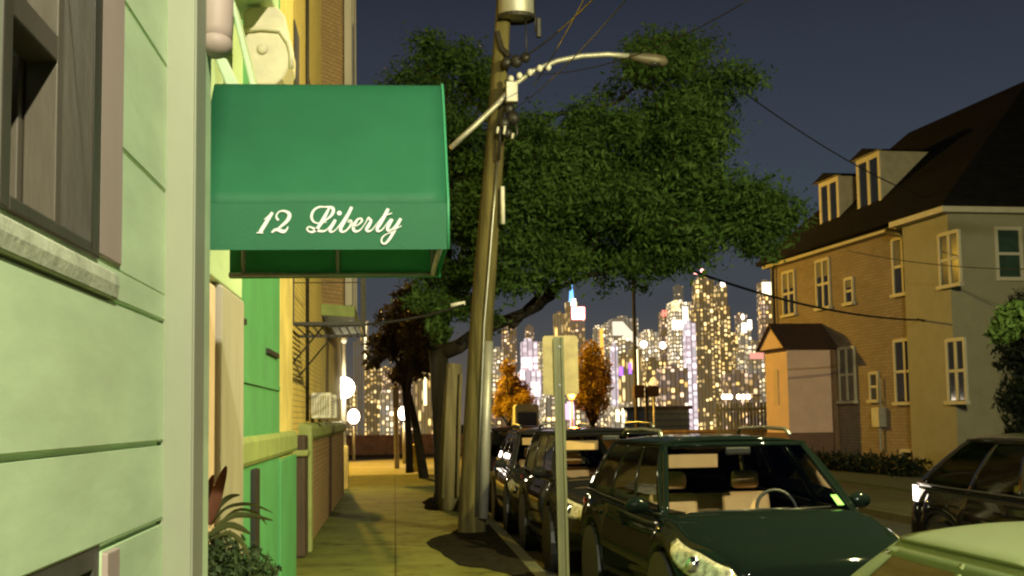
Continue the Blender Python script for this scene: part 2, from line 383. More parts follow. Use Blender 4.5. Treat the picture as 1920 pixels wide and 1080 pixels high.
# ------------------------------------------------------------------ foliage
def leaves(name, clumps, n, size, m, parent, seed=1, flat=.6, soft=.12):
    """clumps: list of (centre, radii, weight); many small leaf faces spread through every clump"""
    rg = np.random.default_rng(seed)
    w = np.array([c[2] for c in clumps], float); w /= w.sum()
    idx = rg.choice(len(clumps), n, p=w)
    C = np.array([tuple(c[0]) for c in clumps])[idx]; Rr = np.array([c[1] for c in clumps])[idx]
    d = rg.normal(size=(n,3)); d /= np.linalg.norm(d, axis=1)[:,None]
    rad = rg.random(n)**.45
    P = C + d*Rr*rad[:,None]*(1+soft*np.abs(rg.normal(size=(n,1))))
    nrm = d*.6 + rg.normal(size=(n,3))*.7; nrm[:,2] += .35; nrm /= np.linalg.norm(nrm, axis=1)[:,None]
    t = np.cross(nrm, rg.normal(size=(n,3))); t /= np.linalg.norm(t, axis=1)[:,None]; b = np.cross(nrm, t)
    s = size*(.4+1.5*rg.random((n,1))**2)
    V = np.empty((n,4,3)); V[:,0] = P-t*s; V[:,1] = P+b*s*flat*.6-nrm*s*.1; V[:,2] = P+t*s; V[:,3] = P-b*s*flat*.6-nrm*s*.1
    if parent is not None: V -= np.array(parent.location)
    me = bpy.data.meshes.new(name)
    me.vertices.add(4*n); me.vertices.foreach_set('co', V.ravel())
    me.loops.add(4*n); me.loops.foreach_set('vertex_index', np.arange(4*n, dtype=np.int32))
    me.polygons.add(n); me.polygons.foreach_set('loop_start', np.arange(0,4*n,4, dtype=np.int32)); me.polygons.foreach_set('loop_total', np.full(n,4,dtype=np.int32))
    me.update(calc_edges=True); me.materials.append(m)
    o = bpy.data.objects.new(name, me); col.objects.link(o); o.parent = parent
    return o
def scatter_clumps(c, r, k, cr, seed):
    rg = random.Random(seed); out = []
    for _ in range(k):
        while True:
            p = Vector((rg.uniform(-1,1), rg.uniform(-1,1), rg.uniform(-1,1)))
            if .25 < p.length < 1: break
        q = rg.uniform(.6,1.3)*cr
        out.append((Vector(c)+Vector((p.x*r[0], p.y*r[1], p.z*r[2])), (q, q, q*.75), q**2))
    return out
def limb(mb, a, b, r0, r1, wob, rg, n=6):
    a, b = Vector(a), Vector(b); pts = []; L = (b-a).length
    for i in range(n):
        t = i/(n-1); o = Vector((rg.uniform(-1,1), rg.uniform(-1,1), rg.uniform(-.5,1)))*wob*L*(math.sin(math.pi*t))
        pts.append(a.lerp(b, t)+o)
    mb.tube(pts, [r0+(r1-r0)*i/(n-1) for i in range(n)], 8); return pts

# --- the big tree over the sidewalk
TY = 28.0
tb = W(838, 940, TY); tb.z = .15; tb.y = TY
big = thing('street_tree', tb, 'large leafy green street tree spreading over the road behind the utility pole', 'tree')
rg = random.Random(3); tr = MB()
fork = W(822, 655, TY)
tr.tube([tb-Vector((0,0,.1)), tb+Vector((0,0,.3)), tb.lerp(fork,.5), fork], [.34,.25,.21,.19], 12)
tips = [(W(1010,575,27.5),.17),(W(900,420,28.5),.15),(W(800,500,28.5),.12),(W(840,300,29),.12)]
for p, r in tips: limb(tr, fork-Vector((0,0,.1)), p, r, r*.55, .06, rg)
for a, b, r in ((W(1010,575,27.5),W(1150,420,27),.10),(W(1010,575,27.5),W(1060,535,28),.09),(W(960,610,27.7),W(1030,520,28.5),.10),(W(1150,420,27),W(1300,280,27),.08),(W(1150,420,27),W(1380,430,26.5),.07),
                (W(900,420,28.5),W(1000,250,28.5),.08),(W(1000,250,28.5),W(1240,140,28),.06),(W(840,300,29),W(830,130,29),.06),(W(1060,535,28),W(1250,480,27),.06)):
    limb(tr, a, b, r, r*.4, .08, rg)
tr.build('trunk', M['bark'], big, smooth=True)
cl = []
def cl_px(lst, Y, dy, seed):
    rg = random.Random(seed)
    for (px, py, rpx, wgt) in lst:
        k = max(4, int(rpx/11))
        for _ in range(k):
            a = rg.uniform(0, 6.28); q = rpx*math.sqrt(rg.random())*.8
            yy = Y + rg.uniform(-dy, dy)
            r = rpx*rg.uniform(.34,.62)*Y/2500
            cl.append((W(px+q*math.cos(a), py+q*math.sin(a)*.85, yy), (r, r*1.2, r*.75), wgt*r*r))
cl_px([(1000,300,90,1),(1080,250,80,1),(1010,420,100,1),(1130,360,110,1.2),(1220,300,100,1),(1270,170,95,1),(1330,210,85,.9),(1220,110,70,.8),(1290,90,60,.6),
       (1380,150,50,.6),(1300,390,110,1.2),(1390,420,90,1),(1440,390,70,.5),(1420,470,45,.4),(1085,455,75,1),(1180,490,70,1),(950,500,60,.9),(1260,460,60,.8),(1220,500,40,.5),(1000,520,38,.5),
       (880,380,80,1),(860,500,70,1),(830,600,50,.9),(870,250,60,.6),(860,420,70,1),(870,330,60,.9),(880,580,50,.8),(960,360,80,1),(1070,400,90,1.1),(1180,420,90,1.1),(1150,210,60,.5),(1260,240,80,1),(1490,400,30,.12),(1450,430,50,.3),(800,560,45,.7),(1160,520,45,.35),(1220,530,35,.3),(930,600,30,.5)], 27.8, 2.2, 5)
cl_px([(800,110,60,.6),(850,150,70,.7),(800,200,60,.6),(860,90,45,.4),(780,290,55,.6),(840,330,60,.7),(770,150,60,.6),(830,230,65,.8),(890,180,50,.6),(800,260,60,.7),(880,300,60,.8),(900,120,40,.4),(1490,400,22,.2)], 29.5, 1.5, 6)
leaves('crown', cl, 260000, .056, M['leaf'], big, 11, soft=.5)

# --- small tree at the far end of the sidewalk
sb = W(768, 885, 44); sb.z = .15
small = thing('young_tree', sb, 'small brownish tree with a thin leaning trunk at the far end of the sidewalk', 'tree')
tr = MB(); rg = random.Random(9)
f1 = W(757, 715, 44)
tr.tube([sb, sb.lerp(f1,.4)+Vector((.06,0,0)), f1], [.14,.11,.10], 10)
for p in (W(720,640,44),W(760,610,44.5),W(800,650,43.5),W(740,580,44)): limb(tr, f1, p, .07, .03, .08, rg)
tr.build('trunk', M['bark'], small, smooth=True)
cs = []
for (px, py, r) in ((720,650,35),(760,640,45),(790,680,35),(740,600,35),(780,600,40),(700,680,18),(760,700,30),(800,630,40),(770,560,35)):
    q = r*44/2500; cs.append((W(px,py,44+rg.uniform(-1,1)), (q,q,q*.8), q*q))
leaves('crown', cs, 7000, .11, M['leaf_brown'], small, 12)
# a second thin trunk leaning beside it
s2 = W(795, 885, 40); s2.z = .15
st = thing('leaning_tree', s2, 'dark slanting tree trunk between the small tree and the old pole stub', 'tree')
MB().tube([s2, W(780,800,40), W(765,735,40.3), W(775,660,40.4)], [.16,.12,.10,.06], 10).build('trunk', M['bark'], st, smooth=True)
leaves('crown', [(W(782,640,40.4),(.6,.6,.5),1),(W(800,600,40.4),(.6,.6,.5),1),(W(815,660,40.4),(.4,.5,.4),.6)], 2600, .1, M['leaf_brown'], st, 13)

# --- autumn trees by the boulevard
def autumn(px, lst, Y, label, n, seed, m='leaf_orange'):
    b = W(px, 830, Y); b.z = .1
    t = thing('autumn_tree', b, label, 'tree', 'autumn trees beyond the road')
    k = MB(); top = Vector((b.x, b.y, 3.2)); k.tube([b, b+Vector((.03,0,1)), top], [.13,.09,.05], 8)
    rg = random.Random(seed); c = []
    for (x, y, r) in lst:
        q = r*Y/2500; p = W(x, y, Y+rg.uniform(-.6,.6)); c.append((p, (q,q,q), q*q)); limb(k, b+Vector((0,0,1.2)), p, .05, .02, .06, rg, 4)
    k.build('trunk', M['bark'], t, smooth=True)
    leaves('crown', c, n, .09, M[m], t, seed)
autumn(1112, [(1108,660,20),(1098,690,24),(1122,690,26),(1105,725,28),(1130,720,20),(1095,750,20),(1122,755,20),(1110,780,12),(1088,715,14)], 57, 'golden orange autumn tree right of the orange lamp and the sign', 6500, 21)
autumn(960, [(955,720,22),(972,735,24),(945,745,20),(985,750,18),(960,765,20),(950,690,14),(935,770,14)], 57, 'dull amber autumn tree between the utility pole and the sign', 4500, 22)

# --- bright foliage at the right edge
rb = Vector((11.6, 22.0, .22))
rt = thing('lit_tree', rb, 'bright green foliage hanging into the picture before the dark side of the house', 'tree')
k = MB(); k.tube([rb, rb+Vector((0,0,1.6)), rb+Vector((-.3,0,2.8))], [.10,.08,.05], 8); limb(k, rb+Vector((-.1,0,2.0)), W(1895,600,22), .04, .015, .05, rnd); k.build('trunk', M['bark'], rt, smooth=True)
leaves('crown', [(W(1905,600,22),(.36,.4,.28),1),(W(1880,625,22.2),(.22,.3,.16),.5),(W(1960,605,22.3),(.36,.4,.3),1),(W(1915,575,21.9),(.16,.3,.10),.25)], 2600, .075, M['leaf_bright'], rt, 31)

# ------------------------------------------------------------------ near left building: green clapboard
WXL = -.80
a = thing('clapboard_building', (WXL, 0, .15), 'pale green clapboard building with a street window and a tall pale pilaster', 'building')
zl = [.15, 1.12, 1.57, 1.84, 2.26, 2.72, 3.17, 3.62, 4.07, 4.52, 4.97, 5.42, 7.2]
# boards (openings: street window Y 2.76-3.64 z 2.36-3.95; basement window Y 2.5-3.76 z .6-1.58)
wb_ = MB()
def board(y0, y1, z0, z1):
    gr_ = .015 if z0 in (1.57, 1.84) else (.012 if z0 in zl else 0)
    wb_.prism([(WXL-.12, z0+gr_), (WXL-.004, z0+gr_), (WXL, z0+gr_+.006), (WXL, z1), (WXL-.12, z1)], y1-y0, 'y', y0)
    if gr_: wb_.prism([(WXL-.12, z0), (WXL-.022, z0), (WXL-.022, z0+gr_), (WXL-.12, z0+gr_)], y1-y0, 'y', y0)
OPN = [(2.74, 3.66, 2.36, 3.96), (2.45, 3.78, .6, 1.59)]
for z0, z1 in zip(zl[:-1], zl[1:]):
    segs = [(-6.0, 4.76)]
    cuts = [o for o in OPN if o[2] < z1-.001 and o[3] > z0+.001]
    zs = sorted({z0, z1} | {z for o in cuts for z in (o[2], o[3]) if z0 < z < z1})
    for za, zb_ in zip(zs[:-1], zs[1:]):
        mid = (za+zb_)/2; ops = [o for o in cuts if o[2] < mid < o[3]]
        if ops:
            o = ops[0]; board(-6.0, o[0], za, zb_); board(o[1], 4.76, za, zb_)
        else: board(-6.0, 4.76, za, zb_)
wb_.build('wall', M['green_board'], a)
MB().box(WXL-.6, WXL-.5, -6, 7, .15, 7.2).build('inner_wall', M['black'], a)
MB().box(WXL-5, WXL+.25, -6, 5.4, 7.2, 7.5).build('roof', M['shingle'], a)
# sill ledge
MB().prism([(WXL-.1,2.27),(WXL+.010,2.27),(WXL+.016,2.31),(WXL+.012,2.345),(WXL-.1,2.372)], 5.9, 'y', -2).build('sill_ledge', M['sill'], a, bevel=.006)
# street window
win = MB(); y0, y1, z0, z1 = 2.74, 3.66, 2.36, 3.96
for (ya, yb, za, zb_) in ((y0,y0+.07,z0,z1),(y1-.1,y1,z0,z1),(y0+.07,y1-.1,z1-.07,z1),(y0+.07,y1-.1,z0,z0+.035)):
    win.box(WXL-.16, WXL+.010, ya, yb, za, zb_)
wf = win.build('window', M['frame'], a, bevel=.006)
MB().box(WXL-.155,WXL-.07,y0+.071,y0+.13,z0+.036,z1-.071).box(WXL-.155,WXL-.07,y1-.16,y1-.101,z0+.036,z1-.071).box(WXL-.155,WXL-.07,y0+.131,y1-.161,2.86,2.93).build('upper_sash', M['frame_light'], wf, bevel=.004)
MB().box(WXL-.19,WXL-.157,y0+.10,y0+.16,z0+.037,2.87).box(WXL-.19,WXL-.157,y1-.2,y1-.13,z0+.037,2.87).box(WXL-.19,WXL-.157,y0+.161,y1-.201,z0+.037,z0+.1).build('lower_sash', M['frame_light'], wf, bevel=.004)
MB().box(WXL-.21,WXL-.195,y0+.02,y1-.02,z0+.02,z1-.02).build('pane', M['pane'], wf)
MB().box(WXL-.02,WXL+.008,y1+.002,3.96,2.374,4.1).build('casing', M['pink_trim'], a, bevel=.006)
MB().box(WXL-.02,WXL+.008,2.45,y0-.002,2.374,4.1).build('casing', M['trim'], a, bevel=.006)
MB().box(WXL-.02,WXL+.03,2.45,3.96,4.102,4.25).build('window_head', M['trim'], a, bevel=.006)
# basement window
bw = MB(); y0, y1, z0, z1 = 2.45, 3.78, .6, 1.59
for (ya, yb, za, zb_) in ((y0,y0+.06,z0,z1),(y1-.07,y1,z0,z1),(y0+.06,y1-.07,z1-.06,z1),(y0+.06,y1-.07,z0,z0+.05)): bw.box(WXL-.10,WXL-.005,ya,yb,za,zb_)
bf = bw.build('basement_window', M['dark_frame'], a, bevel=.004)
MB().box(WXL-.09,WXL-.04,3.38,3.41,z0+.06,z1-.061).box(WXL-.09,WXL-.05,3.60,3.69,z0+.06,z1-.061).build('mullion', M['white'], bf)
MB().box(WXL-.13,WXL-.11,y0,y1,z0,z1).build('pane', M['pane'], bf)
MB().box(WXL-.01,WXL+.016,3.785,3.95,.5,1.565).build('casing', M['pink_trim'], a, bevel=.004)
# pilaster beside the entrance
pl = MB().box(WXL-.3, -.715, 4.76, 5.12, .15, 7.19).build('pilaster', M['trim'], a, bevel=.008)
MB().box(WXL-.3, -.728, 5.122, 5.36, .15, 7.19).build('pilaster_edge', M['green_board'], pl, bevel=.008)
MB().box(-.83, -.705, 4.748, 4.764, .15, 7.18).box(-.724,-.700,4.765,4.80,.15,7.18).build('bead', M['trim'], pl, bevel=.004)
cp = MB(); cc_ = W(404,82,5.25)
cp.blob(cc_, (.068,.075,.060), 18, 12)
cp.build('capital', M['pink_trim'], a, smooth=True)
MB().lathe([(.001,.0),(.0665,.0),(.068,.06),(.074,.4),(.001,.41)], cc_, 18).build('capital_column', M['pink_trim'], a, smooth=True)
# entrance hood above the awning
MB().box(-1.25, -.72, 5.45, 8.4, 4.45, 4.75).build('cornice', M['green_board'], a, bevel=.02)
MB().box(-1.5,-1.0,6.2,8.9,2.72,4.449).build('transom_panel', M['green_board'], a, bevel=.01)
k = MB(); pts = [W(x,y,6.6) for x, y in ((402,108),(424,108),(452,165),(425,165))]
k.add([tuple(p) for p in pts]+[(p.x,p.y+.3,p.z) for p in pts], [(0,1,2,3),(7,6,5,4),(0,4,5,1),(1,5,6,2),(2,6,7,3),(3,7,4,0)]); k.build('hood_bracket', M['green_board'], a, bevel=.01)
k = MB(); pts = [W(x,y,7.0) for x, y in ((428,-10),(436,-10),(482,170),(470,170))]
k.add([tuple(p) for p in pts]+[(p.x,p.y+.3,p.z) for p in pts], [(0,1,2,3),(7,6,5,4),(0,4,5,1),(1,5,6,2),(2,6,7,3),(3,7,4,0)]); k.build('hood_bracket', M['green_board'], a, bevel=.01)
# cream scroll console
def console(label_parent):
    Y = 8.0
    outline = [(456,20),(470,12),(520,12),(535,30),(540,70),(547,90),(546,120),(530,148),(515,160),(482,160),(470,135),(460,105),(455,60)]
    c = MB(); pts = [W(x,y,Y) for x, y in outline]
    n = len(pts); vs = [tuple(p) for p in pts] + [(p.x, p.y+.35, p.z) for p in pts]
    c.add(vs, [tuple(range(n)), tuple(range(2*n-1,n-1,-1))] + [(i,(i+1)%n,n+(i+1)%n,n+i) for i in range(n)])
    o = c.build('console', M['cream'], label_parent, bevel=.015)
    p = W(492,92,Y); MB().blob((p.x,p.y-.005,p.z),(.034,.018,.034),14,10).build('boss', M['cream'], o, smooth=True)
    q = MB(); q.tube([W(458,58,Y-.01),W(490,53,Y-.015),(W(525,57,Y-.01)),W(541,80,Y-.01),W(546,100,Y-.01),W(546,128,Y-.01)], .016, 8)
    q.build('moulding', M['cream'], o, smooth=True)
console(a)
# doorway reveal behind the pilaster
MB().box(-1.5,-1.02,6.2,7.75,.15,2.7).build('door_surround', M['door_pink'], a, bevel=.02)
MB().box(-1.06,-1.0,6.9,7.06,.15,2.69).build('door_edge', M['door_dark'], a, bevel=.01)
MB().box(-1.5,-.985,7.78,8.9,.15,2.71).build('side_board', M['grey_board'], a, bevel=.02)

# ------------------------------------------------------------------ awning
aw = thing('awning', (-.75, 5.95, 2.6), 'green fabric entrance awning reading 12 Liberty in white script', 'awning')
XA, XB = -.79, .22
YN, YF = 5.40, 6.50
zb0, zb1, zr = 2.605, 2.795, 3.425
def arch(t):                                       # 0 at the near eave, 1 at the far eave
    u = abs(2*t-1); d = (YF-YN)/2
    z = zr-(zr-zb1)*(math.sqrt(u*u+.012)-math.sqrt(.012))/(math.sqrt(1.012)-math.sqrt(.012)) + .008*math.sin(math.pi*u)
    return ((YN+YF)/2+(d*u if t > .5 else -d*u), z)
fab = MB()
fab.grid(lambda u, v: (XA+(XB-XA)*u, arch(v)[0], arch(v)[1]-.013*abs(math.sin(2*math.pi*u))**.7*math.sin(2*math.pi*min(v,1-v))), 12, 25)
fab.build('canopy', M['awning'], aw, smooth=True, solid=.006)
va = MB()
va.grid(lambda u, v: (XA+(XB-XA)*u, YN+.0015*math.sin(u*9), zb1-(zb1-zb0)*v), 16, 4).build('valance', M['awning'], aw, solid=.004)
MB().grid(lambda u, v: (XA+(XB-XA)*u, YF+.003*math.sin(u*8), zb1-(zb1-zb0)*v), 16, 4).build('valance', M['awning_lit'], aw, solid=.004)
ep = MB(); pts = [arch(i/24) for i in range(25)]
ep.add([(XB, y, z) for y, z in pts] + [(XB, y, zb0) for y, z in pts], [(i, i+1, 25+i+1, 25+i) for i in range(24)])
ep.build('end_panel', M['awning'], aw, solid=.004)
MB().tube([(XB+.004, YN-.002, zb0)] + [(XB+.004, y-.002, z+.004) for y, z in pts] + [(XB+.004, YF, zb0)], .006, 6).build('piping', M['piping'], aw, smooth=True)
fr = MB()
for X in (XA+.07, -.27, XB-.03):
    fr.tube([(X, YN+.03, zb0+.02)] + [(X, (y-5.95)*.95+5.95, (z-zb1)*.95+zb1) for y, z in pts] + [(X, YF-.03, zb0+.02)], .012, 6)
fr.tube([(XA, YN+.03, zb0+.015), (XB-.01, YN+.03, zb0+.015)], .012, 6); fr.tube([(XA, YF-.03, zb0+.015), (XB-.01, YF-.03, zb0+.015)], .012, 6)
fr.tube([(XB-.03, YN+.03, zb0+.015), (XB-.03, YF-.03, zb0+.015)], .012, 6)
fr.build('awning_frame', M['galv'], aw, smooth=True)
# lettering: strokes in units of the lettered panel (x right, y down), third value is the stroke width
ST = [
 [(213,252,12),(250,222,14),(300,178,22)], [(303,172,30),(262,240,38),(215,315,42),(165,398,40)], [(128,400,12),(200,402,14)],
 [(372,262,26),(352,240,22),(348,205,16),(375,168,16),(425,157,20),(478,178,34),(492,215,40),(470,265,38),(415,318,28),(350,368,18),(292,402,14)], [(292,400,14),(335,368,26),(385,378,38),(425,392,38),(458,372,20),(476,335,12)],
 [(905,288,10),(850,300,12),(790,300,16),(748,268,24),(738,215,28),(765,152,24),(825,118,20),(880,118,14)], [(880,118,14),(935,120,24),(975,135,34),(978,180,34),(945,230,26),(890,270,16),(840,285,10)],
 [(935,130,20),(900,200,34),(850,290,40),(800,365,34),(750,400,24),(705,392,18),(688,362,16),(712,342,16),(760,360,24),(820,388,28),(880,392,20),(925,360,12),(985,285,12)],
 [(1005,265,30),(975,318,36),(945,372,34),(950,400,26),(985,396,14),(1035,348,11),(1100,255,11),(1175,140,14)],
 [(1188,122,32),(1150,200,36),(1100,290,38),(1062,365,36),(1072,400,28),(1115,396,18),(1165,345,20),(1185,295,24),(1165,272,14),(1145,290,10),(1195,310,10),(1235,298,10)],
 [(1200,352,12),(1262,325,14),(1300,285,22),(1292,258,20),(1255,265,22),(1215,325,36),(1205,375,34),(1230,402,26),(1280,385,14),(1330,325,10),(1372,245,14)],
 [(1372,240,20),(1392,268,24),(1412,285,26)], [(1405,285,30),(1375,340,36),(1352,380,32),(1368,402,24),(1410,388,14),(1460,330,10),(1540,230,10)],
 [(1598,148,34),(1560,220,38),(1510,310,38),(1472,372,34),(1482,402,26),(1525,388,14),(1580,320,10),(1620,270,12)], [(1555,222,10),(1600,212,14),(1640,200,10)],
 [(1640,268,32),(1612,318,36),(1588,370,34),(1598,398,26),(1640,380,14),(1700,310,11),(1735,268,14)],
 [(1738,262,30),(1700,330,36),(1650,425,34),(1605,500,28),(1560,545,22),(1525,535,18),(1522,490,16),(1560,448,12),(1640,410,10),(1745,345,9)],
]
def spline(pts, n=8):
    out = []; P = [pts[0]]+list(pts)+[pts[-1]]
    for i in range(1, len(P)-2):
        for j in range(n):
            t = j/n; q = []
            for c in range(3):
                p0,p1,p2,p3 = P[i-1][c],P[i][c],P[i+1][c],P[i+2][c]
                q.append(.5*(2*p1+(p2-p0)*t+(2*p0-5*p1+4*p2-p3)*t*t+(3*p1-p0-3*p2+p3)*t**3))
            out.append(q)
    out.append(list(pts[-1])); return out
let = MB(); num = MB()
ox = W(460+130/6, 370+400/6, YN)
def LP(x, y, e):                                    # panel units -> metres on the valance (6 units = 1 px of the frame)
    s = YN/2500/6
    return (ox.x+(x-130)*s, YN-.0045-e, ox.z-(y-400)*s*1.0 + (x-130)*s*.012)
for si, stq in enumerate(ST):
    sp = spline(stq); L_ = []; R_ = []
    for i, (x, y, w) in enumerate(sp):
        a_, b_ = sp[max(i-1,0)], sp[min(i+1,len(sp)-1)]
        dx, dy = b_[0]-a_[0], b_[1]-a_[1]; l = math.hypot(dx, dy) or 1; nx, ny = -dy/l, dx/l
        L_.append(LP(x+nx*w/2, y+ny*w/2, si*.0002)); R_.append(LP(x-nx*w/2, y-ny*w/2, si*.0002))
    n = len(L_); (num if si < 5 else let).add(L_+R_, [(i,i+1,n+i+1,n+i) for i in range(n-1)])
cdot = [LP(1048+27*math.cos(q*.524), 190+27*math.sin(q*.524), 0) for q in range(12)]; let.add(cdot, [tuple(range(12))])
let.build('lettering', M['lettering'], aw); num.build('house_number', M['lettering'], aw)

# ------------------------------------------------------------------ green-painted building beyond the doorway
b = thing('green_building', (-1.1, 9, .15), 'bright green painted wall with a yellowish stone band, just beyond the awning', 'building')
MB().box(-6,-1.10,8.92,13.0,.15,12.5).build('wall', M['green_wall'], b)
MB().box(-6,-1.12,13.002,14.9,.15,12.5).build('side_wall', M['plaster'], b)
MB().prism([(-1.25,1.58),(-1.085,1.58),(-1.065,1.62),(-1.065,1.76),(-1.085,1.80),(-1.25,1.84)], 5.95, 'y', 8.95).build('stone_band', M['coping'], b, bevel=.01)
MB().box(-1.18,-1.06,10.4,10.75,.15,1.548).build('recess_post', M['iron'], b, bevel=.01)
MB().box(-1.24,-1.075,12.9,14.88,.15,1.548).build('low_wall', M['green_wall'], b, bevel=.01)
MB().box(-1.105,-1.085,9.0,12.9,2.20,2.24).build('groove', M['green_wall'], b)
sh = MB()
for (za, zb_, ya, yb) in ((2.62,2.66,9.05,9.9),(2.50,2.54,11.6,12.7),(3.25,3.28,10.9,11.6)): sh.box(-1.10,-1.075,ya,yb,za,zb_)
sh.build('wall_bracket', M['iron'], b)
# ------------------------------------------------------------------ yellow brick building
c = thing('yellow_brick_building', (-1.3, 15, .15), 'yellow brick apartment building with a brown bay, behind the green building', 'building')
MB().box(-8,-1.30,14.95,24.0,.15,13).build('wall', M['yellow_brick'], c)
MB().box(-8,-1.30,24.002,33,.15,13).build('rear_wall', M['plaster'], c)
bay = MB().prism([(-1.32,24.1),(-.95,24.7),(-.80,25.2),(-.80,28.6),(-.95,29.2),(-1.32,29.8)], 9.1, 'z', 4.0).build('bay', M['brown_brick'], c)
bt = MB()
for yy in (24.75,25.25,26.5,28.0): bt.box(-.90,-.77,yy,yy+.16,4.02,13)
bt.build('bay_mullion', M['grey_board'], bay)
MB().prism([(-1.33,24.0),(-.72,24.6),(-.72,29.2),(-1.33,29.9)], .2, 'z', 3.79).build('bay_sill', M['coping'], bay)
dp = MB().tube([(-1.27,19.8,1.9),(-1.27,19.8,12.5)], .025, 8); dp.build('downpipe', M['iron'], c, smooth=True)
MB().prism([(-1.4,1.62),(-1.2,1.62),(-1.16,1.68),(-1.16,1.80),(-1.2,1.86),(-1.4,1.9)], 14, 'y', 18.6).build('stone_band', M['coping'], c, bevel=.01)
MB().box(-1.4,-1.22,18.6,32.5,.15,1.618).build('base_course', M['brown_brick'], c)
for (y0, z0) in ((20.4,5.6),(21.9,5.6),(17.4,5.6)):
    MB().box(-1.32,-1.285,y0,y0+.9,z0,z0+1.6).build('window', M['pane'], c)
nw = MB().box(-1.36,-1.16,17.62,18.22,.15,1.72); nw.build('gate_post', M['brown_post'], c, bevel=.03)
MB().box(-1.38,-1.13,17.58,18.26,1.45,1.53).box(-1.38,-1.12,18.28,18.6,.15,1.85).build('gate_pier', M['coping'], c, bevel=.02)
# window air conditioners
def aircon(y, label):
    t = thing('air_conditioner', (-1.2, y, 2.0), label, 'air conditioner', 'window air conditioners')
    MB().box(-1.29,-.98,y,y+.62,1.94,2.34).build('case', M['white'], t, bevel=.02)
    gmb = MB()
    for i in range(6): gmb.box(-.979,-.972,y+.06,y+.56,1.99+i*.05,2.01+i*.05)
    gmb.build('grille', M['grey_board'], t)
    gm = MB()
    for i in range(7): gm.box(-1.26+i*.038,-1.245+i*.038,y-.007,y-.001,1.99,2.29)
    gm.build('side_vent', M['grey_board'], t)
aircon(20.9, 'white window air conditioner on the yellow wall, the one nearer the dark gate post')
aircon(22.9, 'white window air conditioner on the yellow wall, the one nearer the bright globe lamp')
# fire escape
fe = thing('fire_escape', (-1.25,16.4,3.0), 'black iron fire escape platform with diagonal braces on the yellow wall', 'fire escape')
f = MB()
for i in range(9): f.box(-1.29+i*.1,-1.28+i*.1,16.0,18.4,3.045,3.065)
f.build('platform', M['iron'], fe)
f = MB(); f.box(-1.29,-.40,15.97,15.99,3.04,3.08).box(-1.29,-.40,18.41,18.43,3.04,3.08).box(-.40,-.38,15.99,18.41,3.04,3.08)
f.build('platform_edge', M['iron'], fe)
for yy in (16.1,18.2): MB().tube([(-1.29,yy,2.5),(-.85,yy,3.03)], .012, 6).build('brace', M['iron'], fe)
f = MB(); f.tube([(-1.2,16.0,3.08),(-1.2,16.0,4.1)], .02, 6)
for i in range(2): f.tube([(-.39,15.98,3.55+.5*i),(-.39,18.42,3.55+.5*i)], .007, 6).tube([(-1.28,15.98,3.55+.5*i),(-.39,15.98,3.55+.5*i)], .007, 6)
for i in range(7): f.tube([(-.39,15.98+i*.4,3.08),(-.39,15.98+i*.4,4.05)], .006, 6)
f.build('railing', M['iron'], fe)
# globe lamp at the far corner of the yellow building
lp = W(643, 935, 34.5); lp.z = .15
gl = thing('globe_lamp', lp, 'white lamp post with a glaring white globe at the end of the yellow building', 'street lamp')
x_, y_ = lp.x+.02, 34.5
topz = W(645,640,34.5).z
MB().box(x_-.14,x_+.12,y_-.14,y_+.14,.15,1.25).box(x_-.32,x_-.143,y_-.2,y_+.1,.15,.95).build('pedestal', M['plaster'], gl, bevel=.02)
MB().tube([(x_,y_,1.25),(x_+.02,y_,topz)], [.075,.05], 10).lathe([(.001,topz+.12),(.08,topz+.1),(.08,topz),(.05,topz-.05)], (x_+.02,y_,0), 10).build('post', M['white'], gl, smooth=True)
gz = W(645,727,34.2)
MB().blob(gz, (.27,.27,.27), 16, 12).build('globe', emit('globe_glow', (1,.93,.74), 14), gl, smooth=True)
point('globe_light', gz+Vector((.0,-.34,0)), 230, (1,.86,.52), .22)

# ------------------------------------------------------------------ plants beside the entrance
pt = thing('planter', (-.9,7.2,.15), 'tall stone planter beside the doorway holding the leafy plants', 'planter')
MB().lathe([(.001,.15),(.22,.15),(.22,.3),(.14,.36),(.14,.8),(.25,.95),(.26,1.08),(.22,1.1),(.001,1.06)], (-.9,7.2,0), 18).build('pot', M['coping'], pt, smooth=True)
co = thing('cordyline_plant', (-.9,7.2,1.06), 'spiky plant with one broad upright red brown leaf and arching leaves', 'plant')
def blade(mb, pts, w):
    pts = [Vector(p) for p in pts]; n = len(pts); L_ = []; R_ = []
    for i, p in enumerate(pts):
        t = (pts[min(i+1,n-1)]-pts[max(i-1,0)]).normalized(); s = t.cross(Vector((0,1,.25))).normalized()
        q = w*math.sin(math.pi*min(.97,(i+.35)/(n-.3)))**.8; L_.append(p+s*q); R_.append(p-s*q+Vector((0,.01,0)))
    mb.add(L_+pts+R_, [(i,i+1,n+i+1,n+i) for i in range(n-1)]+[(n+i,n+i+1,2*n+i+1,2*n+i) for i in range(n-1)])
def wp(lst, Y): 
    s3 = spline([(x,y,Y) for x,y in lst], 4); return [W(x,y,Yy) for x,y,Yy in s3]
q = MB(); q2 = MB(); blade(q, wp([(392,985),(400,950),(410,915),(424,874)],6.9), .030); blade(q2, wp([(385,990),(384,950),(392,915),(400,890)],7.1), .022); q.build('red_leaf', M['red_blade'], co, smooth=True); q2.build('red_leaf', M['red_blade'], co, smooth=True)
q = MB()
for pl_, Y, w in (([(392,985),(410,950),(430,932),(450,928)],6.95,.014),([(392,990),(420,955),(455,945),(485,950),(512,962)],7.0,.010),([(395,1000),(430,970),(465,966),(512,976)],6.8,.016),
               ([(395,1005),(425,985),(450,990),(470,1002)],6.8,.018),([(395,1000),(440,958),(480,962),(500,985)],7.2,.009),([(400,1010),(430,1000),(455,1020),(468,1050)],6.7,.014)):
    blade(q, wp(pl_, Y), w)
q.build('leaves', M['blade'], co, smooth=True)
